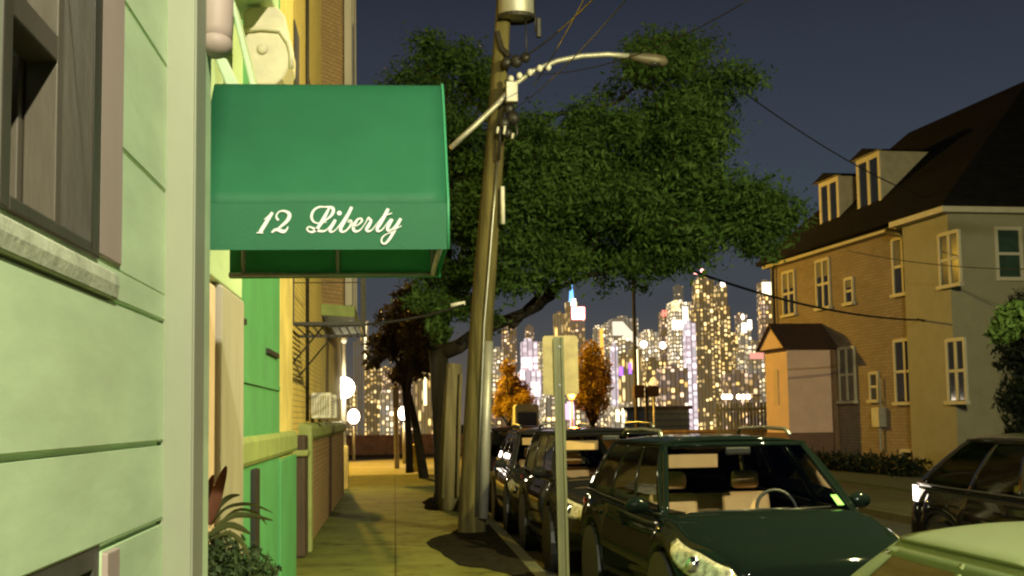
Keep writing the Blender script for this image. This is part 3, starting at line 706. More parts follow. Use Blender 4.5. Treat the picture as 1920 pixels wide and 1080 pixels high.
fn = thing('leafy_shrub', (-.86,7.0,1.06), 'low bushy green shrub under the spiky plant at the doorway', 'shrub')
k = MB(); 
for i in range(10): limb(k, (-.86,7.0,1.0), W(rnd.uniform(395,490), rnd.uniform(1010,1060), 7.0), .006, .003, .06, rnd, 4)
k.build('stem', M['blade'], fn)
leaves('foliage', [(W(425,1045,6.9),(.13,.2,.10),1),(W(460,1060,6.9),(.13,.2,.09),1),(W(410,1020,6.9),(.08,.15,.08),.6),(W(485,1070,7.1),(.1,.15,.07),.5),(W(440,1090,6.9),(.2,.2,.1),1),(W(400,1070,6.9),(.1,.2,.1),.7)], 2300, .020, M['leaf_mid'], fn, 41)

# ------------------------------------------------------------------ utility pole
UY = 21.0
def U(px, py, dy=0): return W(px, py, UY+dy)
ub = U(884, 978); ub.z = .15
up = thing('utility_pole', ub, 'leaning wooden utility pole with transformer and bare lamp arm at the kerb', 'utility pole')
ctr = [ub+Vector((0,0,-.2)), ub, U(893,800), U(903,600), U(918,400), U(928,280), U(936,140), U(944,20), U(948,-60)]
MB().tube(ctr, [.225,.22,.205,.185,.165,.15,.135,.125,.12], 18).build('pole', M['pole_wood'], up, smooth=True)
MB().tube([U(906,972,-.2), U(911,800,-.2), U(916,640,-.18)], [.085,.08,.075], 8).build('cable_guard', M['galv'], up, smooth=True)
MB().tube([U(893,968,-.25), U(902,760,-.25), U(908,610,-.22), U(925,400,-.2), U(934,290,-.18)], .02, 6).build('conduit', M['steel'], up, smooth=True)
MB().tube([U(942,350,-.2), U(943,420,-.2)], .035, 8).build('guy_marker', M['white'], up, smooth=True)
tc_ = U(967, -15, -.2); MB().lathe([(.001,-.42),(.27,-.42),(.29,-.38),(.29,.5),(.24,.56),(.001,.56)], tc_, 24).build('transformer', M['galv'], up, smooth=True)
MB().lathe([(.29,-.46),(.31,-.46),(.31,-.40),(.29,-.40)], tc_, 24).build('transformer_band', M['iron'], up)
MB().box(tc_.x+.32,tc_.x+.40,tc_.y-.05,tc_.y+.05,tc_.z-.75,tc_.z-.42).build('fuse_cutout', M['black'], up, bevel=.02)
MB().tube([U(932,60,-.1),U(940,90,-.15),U(955,105,-.2)], .05, 8).build('transformer_bracket', M['iron'], up)
# lamp arm
arm = [U(845,277,-.5), U(890,236,-.42), U(940,188,-.36), U(962,160,-.33), U(1000,133,-.33), U(1045,114,-.33), U(1090,105,-.33), U(1140,102,-.33), U(1180,105,-.33)]
MB().tube(arm, [.045]*4+[.042]*5, 10).build('lamp_arm', M['galv'], up, smooth=True)
hd = MB(); e0, e1 = U(1178,105,-.33), U(1252,116,-.33)
hd.tube([e0, e0.lerp(e1,.25), e0.lerp(e1,.6), e0.lerp(e1,.9), e1], [.04,.075,.10,.09,.03], 12); hd.build('lamp_head', M['frame_light'], up, smooth=True)
MB().blob(e0.lerp(e1,.65)-Vector((0,0,.07)), (.15,.09,.05), 12, 6).build('lens', M['pane'], up, smooth=True)
for (x, y) in ((958,148),(974,142),(994,136),(1012,128),(1028,126)): MB().blob(U(x,y,-.42),(.05,.05,.06),10,6).build('insulator', M['porcelain'], up, smooth=True)
MB().box(U(948,170,-.4).x, U(970,170,-.4).x, UY-.5, UY-.3, U(0,193).z-.05, U(0,160).z).build('junction_box', M['galv'], up, bevel=.015)
cl2 = MB()
for (x, y, r) in ((955,205,.09),(962,222,.11),(945,232,.10),(952,250,.08)): cl2.blob(U(x,y,-.3),(r,r,r*1.1),10,6)
for (x, y, r) in ((968,115,.10),(985,108,.08),(950,118,.09)): MB().blob(U(x,y,-.3),(r,r,r*1.1),10,6).build('wire_knob', M['black'], up, smooth=True)
cl3 = MB(); cl3.tube([U(985,20,-.2),U(988,110,-.3)], .012, 6).tube([U(1003,0,-.2),U(1004,60,-.25)], .012, 6); cl3.build('drop_wire', M['black'], up, smooth=True)
cl2.tube([U(950,200,-.3),U(938,245,-.3),U(935,300,-.25)], .03, 6).tube([U(965,210,-.3),U(970,250,-.3),U(960,262,-.3)], .02, 6)
cl2.build('cable_splice', M['black'], up, smooth=True)
for (x, y, h) in ((934,238,12),(947,236,16),(962,250,10)): MB().tube([U(x,y,-.4),U(x-2,y+h,-.4)], .022, 6).build('clamp', M['porcelain'], up, smooth=True)

# old pole stub
ob = W(842, 942, 26.0); ob.z = .15
os_ = thing('pole_stub', ob, 'short weathered pole stub with split grain leaning beside the tree trunk', 'post')
MB().tube([ob-Vector((0,0,.1)), W(845,800,26), W(852,682,26)], [.21,.18,.15], 14).build('stub', M['grey_wood'], os_, smooth=True)
MB().tube([W(830,935,25.8), W(842,690,25.8)], .04, 6).tube([W(858,930,25.75), W(864,700,25.8)], .035, 6).build('splint', M['grey_wood'], os_, smooth=True)

# overhead cables
def cable(pts, sag, r, label, n=16):
    mb = MB(); out = []
    a_, b_ = Vector(pts[0]), Vector(pts[1])
    for i in range(n+1):
        t = i/n; p = a_.lerp(b_, t); p.z -= sag*4*t*(1-t); out.append(p)
    mb.tube(out, r, 6); o = mb.build('overhead_cable', M['cable'], smooth=True)
    return tag(o, label, 'cable', 'overhead cables')
cable((U(985,105,-.3), W(1130,-20,13)), .05, .012, 'thick overhead cable rising steeply from the pole past the transformer')
cable((U(1000,160,-.3), W(1105,-20,12)), .05, .009, 'thin overhead cable rising steeply just left of the thick one')
cable((U(962,205,-.3), W(1190,-20,11)), .1, .007, 'faint overhead cable climbing from the splice below the lamp arm')
cable((U(990,140,-.3), W(1420,-10,15)), .25, .008, 'faint overhead cable crossing above the tree crown toward the sky')
cable((W(1390,170,27), W(1760,380,38)), .25, .016, 'thin cable dropping from the tree crown to the house dormer')
cable((W(1290,505,30), W(1720,600,37)), .25, .03, 'dark cable sagging from the tree across the house front to the downpipe')
cable((W(1720,598,37), W(1960,640,34)), .1, .03, 'dark cable running from the downpipe past the house corner')
cable((U(872,570,-.2), W(556,609,16)), .12, .018, 'service cable stretched from the pole to the fire escape')
cable((W(1590,470,38), W(1960,505,30)), .15, .014, 'faint cable between the upper windows of the house')
MB_i = MB().tube([U(845,573,-.25), U(872,568,-.25)], .035, 8).build('insulator', M['porcelain'], up, smooth=True)

# ------------------------------------------------------------------ parking sign
SY = 10.8
sg = W(1056, 1080, SY); sg.z = .15; sg.x = W(1056,1200,SY).x
sn = thing('parking_sign', sg, 'blank yellowish back of a parking sign on a channel post before the dark cars', 'sign')
p0, p1 = W(1060,1200,SY), W(1046,632,SY)
def chan(a, b, w, d):
    m = MB(); sec = [(-w/2,-d),(-w/4,-d),(-w/4,0),(w/4,0),(w/4,-d),(w/2,-d),(w/2,-d+.006),(w/4+.006,-d+.006),(w/4+.006,.006),(-w/4-.006,.006),(-w/4-.006,-d+.006),(-w/2,-d+.006)]
    n = len(sec); vs = [(a.x+x, a.y+y, a.z) for x, y in sec]+[(b.x+x, b.y+y, b.z) for x, y in sec]
    return m.add(vs, [tuple(range(n)), tuple(range(n,2*n))]+[(i,(i+1)%n,n+(i+1)%n,n+i) for i in range(n)])
p0.z = .0
pm = chan(p0, p1, .085, .03)
pm.build('post', M['post_metal'], sn)
c0 = W(1017,630,SY+.02); c1 = W(1085,740,SY+.02)
def rrect(x0,x1,z0,z1,r,n=4):
    out = []
    for (cx, cz, a0) in ((x1-r,z1-r,0),(x0+r,z1-r,90),(x0+r,z0+r,180),(x1-r,z0+r,270)):
        for i in range(n+1): q = R(a0+90*i/n); out.append((cx+r*math.cos(q), cz+r*math.sin(q)))
    return out
pn = MB().prism(rrect(c0.x,c1.x,c1.z,c0.z,.025), .004, 'y', SY+.012)
pn.build('sign_panel', M['sign'], sn)
bo = MB()
for yy in (650, 722):
    p = W(1049,yy,SY); bo.lathe([(.001,-.012),(.011,-.012),(.011,.0)], (p.x, SY-.002, p.z), 8, 'y')
bo.build('bolt', M['steel'], sn)

# ------------------------------------------------------------------ cars
def interp(cp, x):
    if x <= cp[0][0]: return cp[0][1]
    for (a_, b_), (c_, d_) in zip(cp[:-1], cp[1:]):
        if x <= c_:
            t = (x-a_)/(c_-a_); t = t*t*(3-2*t)*.5+t*.5
            return b_+(d_-b_)*t
    return cp[-1][1]
def car_paint(name, c, rough=.5, coat=.5):
    return mat(name, c, rough, .0, var=.05, scale=2, bump=.0, coat=coat, spec=.0)
TYRE = mat('tyre', (.02,.02,.02), .85, var=.2)
RIM = mat('rim', (.40,.40,.40), .3, .9, var=.1)
CHROME = mat('chrome', (.7,.7,.68), .12, 1.0, var=.05, bump=0)
BLACKP = mat('black_plastic', (.02,.02,.02), .45, var=.2)
SEAT = mat('seat_leather', (.74,.46,.20), .6, var=.15)
DASH = mat('dashboard', (.03,.03,.028), .7, var=.2)
GLASS = glass('car_glass', (.90,.93,.90))
GLASSD = glass('tinted_glass', (.25,.28,.26))
LENS = mat('headlight_lens', (.70,.66,.48), .15, .35, scale=22, var=.75, bump=.5, bscale=40, coat=1.0)
TAILGLARE = emit('tail_glare_glow', (1,.86,.74), 7)  # bright reflection on the far car's rear, built as a glowing patch
TAIL = mat('tail_lens', (.35,.03,.02), .2, var=.3, coat=1.0)
PLATE = mat('plate', (.55,.52,.4), .5, var=.1)

def make_car(name, label, loc, rz, paint, P, group=None, detail=True):
    L, Wd, H = P['L'], P['W'], P['H']; hw = Wd/2
    t = thing(name, loc, label, 'car', group, rz)
    yA, yB, yC, yD = P['ya'], P['yb'], P['yc'], P['yd']      # windscreen base / top, rear top / base
    top = P['top']; belt = P['belt']; wr_ = P['wheel_r']; yw = P['wheels']
    gw = hw-.09; rw = hw-P.get('tumble',.27)
    def plan(y):
        f = max(0, (-y-(L/2-.75))/.75); r = max(0, (y-(L/2-.5))/.5)
        return hw*(1-.34*f**2.4-.16*r**2.6)
    def zbot(y):
        z = .24 + .10*max(0,(-y-(L/2-.5))/.5)+.06*max(0,(y-(L/2-.5))/.5)
        for w in yw:
            d = abs(y-w); ra = wr_+.075
            if d < ra: z = max(z, wr_+math.sqrt(ra*ra-d*d)*.98)
        return z
    def side(y, f):                                      # f 0 bottom .. 1 shoulder
        return plan(y)*(.955+.045*math.sin(math.pi*min(1,f*1.02)**.8)) - (.0 if f < .75 else (f-.75)*.16)
    ys = sorted({round(-L/2+L*i/44, 4) for i in range(45)} | {round(w+s*(wr_+.075)*q, 4) for w in yw for s in (-1,1) for q in (0,.3,.6,.8,.92,.985,1.02)} | {round(-L/2+.03,4), round(L/2-.03,4)})
    fs_ = [0,.06,.18,.34,.5,.66,.8,.9,.97,1.0]
    body = MB(); rows = []
    for y in ys:
        zt = interp(top, y); zb_ = zbot(y); w = plan(y); sh = .055
        sec = [(side(y,f), zb_+(zt-sh-zb_)*f) for f in fs_]
        xs = sec[-1][0]
        sec += [(xs-.03, zt-.022), (xs-.075, zt-.004), (xs*.72, zt+.016), (xs*.36, zt+.026), (0, zt+.03)]
        sec += [(-x, z) for x, z in sec[-2::-1]]
        rows.append([(x, y, z) for x, z in sec])
    n = len(rows[0]); vs = [p for r in rows for p in r]
    fs = [(i*n+j, (i+1)*n+j, (i+1)*n+j+1, i*n+j+1) for i in range(len(rows)-1) for j in range(n-1)]
    # leave the cabin opening free
    def cabin(i, j):
        ym = (rows[i][0][1]+rows[i+1][0][1])/2
        return yA+.12 < ym < yD-.08 and 12 <= j <= n-14
    fs = [f for f in fs if not cabin(f[0]//n, f[0]%n)]
    fs += [tuple(range(n)), tuple((len(rows)-1)*n+j for j in range(n))]
    body.add(vs, fs); bo = body.build('body', paint, t, smooth=True, local=True)
    bo.modifiers.new('edge','EDGE_SPLIT').split_angle = R(50)
    # wheels
    for w in yw:
        for s in (-1, 1):
            x = s*(hw-.12)
            tp = [(wr_*.62,-.09),(wr_*.9,-.105),(wr_*.985,-.08),(wr_,-.03),(wr_,.03),(wr_*.985,.08),(wr_*.9,.105),(wr_*.62,.09),(wr_*.62,-.09)]
            wh = MB().lathe(tp, (x, w, wr_), 28, 'x').build('wheel', TYRE, t, smooth=True, local=True)
            if detail:
                rm = MB()
                rm.lathe([(.001,.03*s),(.06,.04*s),(.065,.02*s)], (x+s*.04,w,wr_), 12, 'x')
                for q in range(5):
                    an = q*2*math.pi/5; c_, s_ = math.cos(an), math.sin(an); r0, r1 = .05, wr_*.61
                    rm.tube([(x+s*.055,w+c_*r0,wr_+s_*r0),(x+s*.06,w+c_*r1,wr_+s_*r1)], [.035,.05], 6)
                rm.lathe([(wr_*.60,.095*s),(wr_*.64,.10*s),(wr_*.64,-.02*s),(wr_*.60,-.02*s)], (x,w,wr_), 24, 'x')
                rm.build('rim', RIM, wh, smooth=True, local=True)
            MB().lathe([(.001,-.16),(wr_+.06,-.16),(wr_+.06,.05)], (s*(hw-.14), w, wr_+.005), 20, 'x').build('wheel_well', BLACKP, t, local=True) if detail else None
    # cabin
    zA = interp(top, yA)-.01; zD = interp(top, yD)-.01; zr_ = H-.055; CV = .17
    def ws(u, v): u = 2*u-1; return (u*(gw-.03+(rw-gw)*v), yA+(yB-yA)*v+CV*u*u*(1-.35*v), zA+(zr_-zA)*v-.01*u*u)
    def rwn(u, v): u = 2*u-1; return (u*(gw-.05+(rw-gw)*v), yD+(yC-yD)*v-.10*u*u, zD+(zr_-.02-zD)*v)
    def zbl(s): 
        y = (yA+CV)+((yD-.10)-(yA+CV))*s; return interp(top, y)-.012
    def sd(s, v, sx, out=0):
        ya_ = (yA+CV)+(yB+CV*.65-yA-CV)*v; yd_ = (yD-.10)+(yC-yD)*v
        z = zbl(s)+(zr_-.01-zbl(s))*v; x = gw-.03+(rw-gw)*v+.028*math.sin(math.pi*v)+out
        return (sx*x, ya_+(yd_-ya_)*s, z)
    roof = MB()
    def rf(u, v):
        u2 = 2*u-1; y0_ = yB+CV*.65*u2*u2; y1_ = yC-.10*u2*u2
        return (u2*(rw+.0)*1.0, y0_+(y1_-y0_)*v, zr_-.012+.067*(1-abs(u2)**2.6)*(1-.45*(2*v-1)**4))
    roof.grid(rf, 17, 13); roof.build('roof', paint, t, smooth=True, solid=.02, local=True)
    MB().grid(lambda u,v: ws(.035+.93*u, .03+.93*v), 11, 7).build('windscreen', GLASS, t, smooth=True, local=True)
    MB().grid(lambda u,v: rwn(.05+.9*u, .06+.86*v), 9, 6).build('rear_window', GLASSD, t, smooth=True, local=True)
    pil = MB()
    for sx in (-1, 1):
        for (s0, s1) in P['pillars']:
            pil.grid(lambda u,v: sd(s0+(s1-s0)*u, v, sx, .004), 3, 8)
        rl = P.get('rail_from', .93); pil.grid(lambda u,v: sd(u, rl+(1-rl)*v, sx, .004), 20, 3)
        pil.grid(lambda u,v: sd(u, 0-.02+.06*v, sx, .004), 20, 2)
    for e in (0, 1):
        pil.grid(lambda u,v: ws(e*.965+.035*u, v), 3, 8); pil.grid(lambda u,v: rwn(e*.93+.07*u, v), 3, 8)
    pil.grid(lambda u,v: ws(u, .95+.05*v), 11, 2); pil.grid(lambda u,v: rwn(u, .90+.1*v), 11, 2); pil.grid(lambda u,v: rwn(u, .09*v), 11, 2)
    pil.build('pillar', paint, t, smooth=True, solid=.03, local=True)
    sl = [p for p in P['pillars']]
    for sx in (-1, 1):
        for (a0, a1), (b0, b1) in zip(sl[:-1], sl[1:]):
            MB().grid(lambda u,v: sd(a1+(b0-a1)*u, .04+.9*v, sx), 8, 6).build('side_window', GLASSD if a0 > .3 else GLASS, t, smooth=True, local=True)
        for (a0, a1) in sl[1:-1][:2] if detail else []:
            pass
        tr_ = MB(); tr_.tube([sd(i/14, .03, sx, .012) for i in range(15)], .009, 6); tr_.build('window_trim', CHROME if P.get('chrome') else BLACKP, t, smooth=True, local=True)
        # mirror
        mp = sd(.10, .02, sx, .0); mm = MB(); mm.blob((mp[0]+sx*.15, mp[1]-.02, mp[2]+.07), (.11,.065,.075), 12, 8); mm.tube([(mp[0]-sx*.02,mp[1],mp[2]+.0),(mp[0]+sx*.09,mp[1]-.01,mp[2]+.05)], .025, 6)
        mo = mm.build('mirror', paint, t, smooth=True, local=True)
        if detail:
            MB().blob((mp[0]+sx*.15, mp[1]+.042, mp[2]+.07), (.09,.01,.06), 10, 6).build('mirror_glass', CHROME, mo, smooth=True, local=True)
        for yh in P['handles']:
            zh = interp(top, yh)-.17; MB().box(sx*(side(yh,.82))-.018*0, sx*(side(yh,.82))+sx*.03, yh, yh+.2, zh, zh+.03).build('door_handle', CHROME if P.get('chrome') else paint, t, bevel=.008, local=True)
    if P.get('rails'):
        for sx in (-1, 1):
            MB().tube([(sx*(rw-.08), yB+.30, zr_+.045), (sx*(rw-.09), yB+.40, zr_+.10), (sx*(rw-.09),(yB+yC)/2,zr_+.115), (sx*(rw-.09), yC-.35, zr_+.10), (sx*(rw-.08), yC-.25, zr_+.04)], .018, 8).build('roof_rail', M['steel'], t, smooth=True, local=True)
    # headlights and tail lights follow the body corner
    def zof(y, f): zt = interp(top, y)-.055; zb_ = zbot(y); return zb_+(zt-zb_)*f
    h0, h1 = -L/2+.02, -L/2+P.get('hl',.62)
    for sx in (-1, 1):
        m_ = MB()
        def hl(u, v):
            y = h0+(h1-h0)*u; zt = interp(top, y)-.045
            hgt = (.17+.02*u)*math.sin(math.pi*min(1,.18+.80*u))**.7+.01; z = zt-.005-(1-v)*hgt-(1-u)*.02
            f = (z-zbot(y))/(zt-.01-zbot(y))
            return (sx*(side(y, min(1,f))+.012-.02*max(0,v-.8)*2), y-.006, z)
        m_.grid(hl, 12, 6); o = m_.build('headlight', LENS, t, smooth=True, local=True, solid=.012)
        if detail:
            pb = hl(.45,.5); MB().lathe([(.001,-.03),(.05,-.03),(.062,.012),(.07,.02)], (pb[0]-sx*.0,pb[1]-.012,pb[2]), 14, 'y').build('bulb', CHROME, o, smooth=True, local=True)
        y0_, y1_ = L/2-.40, L/2-.01
        MB().grid(lambda u,v: (sx*(side(y0_+(y1_-y0_)*u,.9)+.012), y0_+(y1_-y0_)*u+.004, interp(top,y0_+(y1_-y0_)*u)-(.02+.55*v if P.get('glare_at_rear') else .10+.20*v)), 6, 4).build('tail_light', TAILGLARE if P.get('glare_at_rear') and sx < 0 else TAIL, t, smooth=True, local=True, solid=.01)  # on the far car one side is the glowing patch for the reflection
    zf = interp(top, -L/2)
    gr = MB()
    for i in range(4): gr.box(-.42,.42,-L/2-.018,-L/2-.004,zf-.20+i*.038,zf-.185+i*.038)
    gr.build('grille', CHROME, t, local=True)
    MB().box(-hw*.62,hw*.62,-L/2-.06,-L/2+.02,.34,.52).build('bumper', paint, t, bevel=.03, local=True)
    MB().box(-.16,.16,-L/2-.075,-L/2-.062,.42,.53).build('number_plate', PLATE, t, local=True)
    MB().box(-hw*.75,hw*.75,L/2-.03,L/2+.05,.36,.58).build('rear_bumper', paint, t, bevel=.03, local=True)
    # interior
    fl = MB().box(-gw+.06,gw-.06,yA+.25,yD-.25,.42,.46); fl.build('cabin_floor', DASH, t, local=True)
    MB().prism([(yA+.14,zA-.02),(yA+.55,zA-.01),(yA+.72,zA-.10),(yA+.72,zA-.4),(yA+.14,zA-.4)], 2*gw-.2, 'x', -gw+.1).build('dashboard', DASH, t, bevel=.03, local=True)
    if detail:
        for sx in (-1, 1):
            s_ = MB(); ysb = P['seat_y']; xs = sx*.37
            s_.prism([(ysb-.45,.50),(ysb-.45,.62),(ysb+.02,.60),(ysb+.18,zA+.10),(ysb+.26,zA+.10),(ysb+.20,.50)], .48, 'x', xs-.24)
            so = s_.build('seat', SEAT, t, bevel=.06, local=True)
            MB().prism([(ysb+.17,zA+.135),(ysb+.15,zA+.22),(ysb+.18,zA+.31),(ysb+.26,zA+.31),(ysb+.28,zA+.135)], .27, 'x', xs-.135).build('headrest', SEAT, so, bevel=.04, local=True)
            vz = zr_-.115
            MB().box(xs-.25,xs+.22,yB+.10,yB+.13,vz-.125,vz).build('sun_visor', SEAT, t, bevel=.008, local=True) if sx < 0 else None
        sw = MB(); c_ = Vector((.37, yA+.80, zA-.02)); ring = []
        for i in range(25):
            q = 2*math.pi*i/24; ring.append(c_+Vector((.19*math.cos(q), .19*math.sin(q)*.35, .19*math.sin(q)*.93)))
        sw.tube(ring, .016, 8, cap=False); sw.tube([ring[0], ring[12]], .02, 6); sw.build('steering_wheel', BLACKP, t, smooth=True, local=True)
        MB().prism([(yD-1.05,.5),(yD-1.0,zA+.05),(yD-.88,zA+.05),(yD-.8,.5)], 2*gw-.35, 'x', -gw+.175).build('rear_seat', SEAT, t, bevel=.06, local=True)
        mr = ws(.5,.86); MB().box(-.12,.12,mr[1]+.06,mr[1]+.09,mr[2]-.035,mr[2]+.035).build('rear_mirror', BLACKP, t, bevel=.015, local=True)
        if P.get('sticker'):
            a_ = [Vector(ws(u,v))+Vector((0,.012,-.004)) for u,v in ((.915,.10),(.955,.10),(.955,.24),(.915,.24))]; MB().add(a_, [(0,1,2,3)]).build('inspection_sticker', mat('sticker', (.30,.80,.22), .5, var=.3, scale=20), t, local=True)
        wi = MB()
        for (xa, xb) in ((-.55,.05),(.0,.62)):
            wi.tube([(xa, yA+.02+CV*(xa/gw)**2, zA+.03), (xb, yA-.01+CV*(xb/gw)**2+.05, zA+.045)], .008, 6)
        wi.build('wiper', BLACKP, t, smooth=True, local=True)
    return t
SUV = dict(L=4.76, W=2.02, H=1.72, ya=-1.22, yb=-.42, yc=1.72, yd=2.18, belt=1.05, wheel_r=.36, wheels=(-1.42,1.40), rails=True, seat_y=.28, hl=.72, tumble=.30,
           pillars=[(0,.03),(.30,.335),(.63,.665),(.93,1)], handles=(.05,1.0),
           top=[(-2.38,.70),(-2.30,.80),(-2.0,.90),(-1.22,1.06),(-.6,1.05),(1.2,1.10),(2.0,1.14),(2.30,1.10),(2.38,.95)])
SEDAN = dict(rail_from=.80, L=4.5, W=1.76, H=1.45, ya=-1.02, yb=-.20, yc=1.15, yd=1.86, belt=.95, wheel_r=.31, wheels=(-1.32,1.30), seat_y=.35, hl=.6, tumble=.26,
           pillars=[(0,.035),(.44,.475),(.92,1)], handles=(.1,.95),
           top=[(-2.25,.60),(-2.18,.70),(-1.8,.80),(-1.02,.94),(1.2,.96),(1.86,.99),(2.18,.95),(2.25,.80)])
BIGSUV = dict(L=4.75, W=1.95, H=1.76, ya=-1.30, yb=-.55, yc=2.02, yd=2.28, belt=1.1, wheel_r=.37, wheels=(-1.42,1.33), rails=True, seat_y=.25, hl=.5, tumble=.24,
           pillars=[(0,.03),(.28,.31),(.60,.635),(.94,1)], handles=(.0,.95),
           top=[(-2.37,.78),(-2.30,.92),(-1.9,1.02),(-1.30,1.12),(1.2,1.14),(2.2,1.16),(2.37,1.02)])
make_car('parked_suv', 'dark green parked crossover with tan seats, its windscreen facing the viewer', (3.12, 12.6, 0), R(3.4), car_paint('dark_green_paint', (.005,.009,.007), .5, .4), dict(SUV, sticker=True), 'cars parked along the near kerb')
make_car('parked_car', 'pale cream parked car whose roof fills the lower right corner', (2.80, 4.62, 0), R(1), car_paint('cream_paint', (.28,.32,.15), .5, .25), SEDAN, 'cars parked along the near kerb')
make_car('parked_suv', 'black parked car directly behind the dark green crossover', (2.86, 18.3, 0), R(1), car_paint('black_paint', (.012,.012,.012)), BIGSUV, 'cars parked along the near kerb')
make_car('parked_car', 'dark grey parked car second behind the green crossover, with bright pillars', (2.85, 23.8, 0), 0, car_paint('grey_paint', (.03,.03,.03), .5, .8), SUV, 'cars parked along the near kerb')
make_car('parked_car', 'dark brown parked car third behind the green crossover', (2.8, 29.4, 0), 0, car_paint('brown_paint', (.035,.022,.016)), SUV, 'cars parked along the near kerb', detail=False)
make_car('parked_car', 'farthest dark car of the row, mostly behind the utility pole', (2.75, 35.0, 0), 0, car_paint('blue_paint', (.015,.017,.022)), SEDAN, 'cars parked along the near kerb', detail=False)
make_car('parked_suv', 'dark shiny car parked across the road before the house', (6.42, 11.75, 0), R(1), car_paint('maroon_paint', (.010,.008,.007), .4, .9), dict(BIGSUV, glare_at_rear=True, rails=False, yc=1.40, yd=2.25, H=1.70, tumble=.30))
# inspection sticker on the crossover
stk = W(1592, 941, 11.55)

# ------------------------------------------------------------------ house on the right
O = W(1735, 880, 38); TH = R(5.5)
uv = Vector((-math.sin(TH), math.cos(TH), 0)); nv = Vector((math.cos(TH), math.sin(TH), 0))   # u away along the wall, n into the house
def HP(p): return Vector((O.x,O.y,0)) + uv*p[0] + nv*p[1] + Vector((0,0,p[2]))
def HW(px, py, v=0.0):
    d = ray(px, py); o = Vector((O.x,O.y,0))+nv*v; t = (o-EYE).dot(nv)/d.dot(nv); p = EYE+d*t
    return (p-o).dot(uv), p.z
hs = thing('brick_house', (O.x, O.y, .2), 'two storey tan brick house with dark hipped roof and two dormers', 'house')
S0, S1, HB, EV = -2.7, 11.4, .2, 7.5
DEP = 8.4
wl = MB().box(S0+.35, S1, 0, DEP, HB, EV).xf(HP); wl.build('wall', M['house_brick'], hs)
by = MB().prism([(.25,.01),(-.05,-.42),(S0,-.42),(S0,.0),(S0,3.2),(S0+.36,3.2),(S0+.36,.01)], EV-HB-.02, 'z', HB).xf(HP); by.build('bay', M['bay_board'], hs)
# eaves and roof
rfm = MB(); ov = .45; rz = 12.05; S0r, S1r = S0-ov, S1+ov
base = [(S0r,-ov-.3,EV+.12),(S1r,-ov,EV+.12),(S1r,DEP+ov,EV+.12),(S0r,DEP+ov,EV+.12)]
ridge = [(S0+3.0,4.2,rz),(S1-3.2,4.2,rz)]
rfm.add(base+ridge+[(x,y,z-.12) for x,y,z in base], [(0,1,5,4),(1,2,5),(2,3,4,5),(3,0,4),(0,6,7,1),(1,7,8,2),(2,8,9,3),(3,9,6,0),(6,9,8,7)])
rfm.xf(HP); rf_ = rfm.build('roof', M['shingle'], hs)
MB().box(S0-.30,.2,-.72,-.42,EV-.16,EV-.002).box(S0-.30,S0-.005,-.418,4,EV-.16,EV-.002).box(.2,S1+.2,-.3,-.003,EV-.12,EV-.002).xf(HP).build('eave', M['house_trim'], hs)
def hwindow(px, wpx, yt, yb, v=0.0, double=True):
    sa, _ = HW(px-wpx/2, (yt+yb)/2, v); sb, _ = HW(px+wpx/2, (yt+yb)/2, v); s0, s1 = min(sa,sb), max(sa,sb)
    _, z1 = HW(px, yt, v); _, z0 = HW(px, yb, v); fw = .10
    fr_ = MB().box(s0-fw,s0,v-.07,v-.004,z0-.02,z1+.08).box(s1,s1+fw,v-.07,v-.004,z0-.02,z1+.08).box(s0,s1,v-.07,v-.004,z1,z1+.10)
    if double: fr_.box((s0+s1)/2-.06,(s0+s1)/2+.06,v-.06,v-.004,z0,z1)
    fr_.box(s0,s1,v-.05,v-.004,(z0+z1)/2-.04,(z0+z1)/2+.04)
    w_ = fr_.xf(HP).build('window', M['house_trim'], hs)
    MB().box(s0-.16,s1+.16,v-.14,v-.004,z0-.12,z0-.02).xf(HP).build('sill', M['house_trim'], w_)
    MB().box(s0,s1,v-.03,v-.005,z0,z1).xf(HP).build('pane', M['pane'], w_)
    if (px*7+yt) % 3 != 0:
        bh = z1-(z1-z0)*(.25+.3*((px*13) % 7)/7); MB().box(s0+.01,s1-.01,v-.034,v-.0302,bh,z1-.01).xf(HP).build('blind', M['blind'], w_)
for a_ in ((1695,34,448,548),(1545,22,490,575),(1481,20,512,588),(1700,36,640,752),(1590,26,655,750)): hwindow(*a_)
for a_ in ((1594,12,525,566),(1641,12,702,748),(1705,20,848,872)): hwindow(*a_, double=False)
for a_ in ((1783,34,440,532),(1796,30,640,750)): hwindow(*a_, v=-.42)
# window on the near end wall
def near_pt(px, py):
    d = ray(px, py); o = Vector((O.x,O.y,0))+uv*S0; t = (o-EYE).dot(uv)/d.dot(uv); p = EYE+d*t; return (p-o).dot(nv), p.z
(v0, z1), (v1, z0) = near_pt(1868,432), near_pt(1912,520)
w_ = MB().box(S0-.07,S0-.004,v0-.1,v0,z0-.1,z1+.1).box(S0-.07,S0-.004,v1,v1+.1,z0-.1,z1+.1).box(S0-.07,S0-.004,v0,v1,z1,z1+.1).box(S0-.09,S0-.004,v0,v1,z0-.1,z0).box(S0-.05,S0-.004,v0,v1,(z0+z1)/2-.04,(z0+z1)/2+.04).xf(HP).build('window', M['house_trim'], hs)
MB().box(S0-.03,S0-.005,v0,v1,z0,z1).xf(HP).build('pane', mat('pane_green', (.03,.06,.035), .15, var=.4), w_)
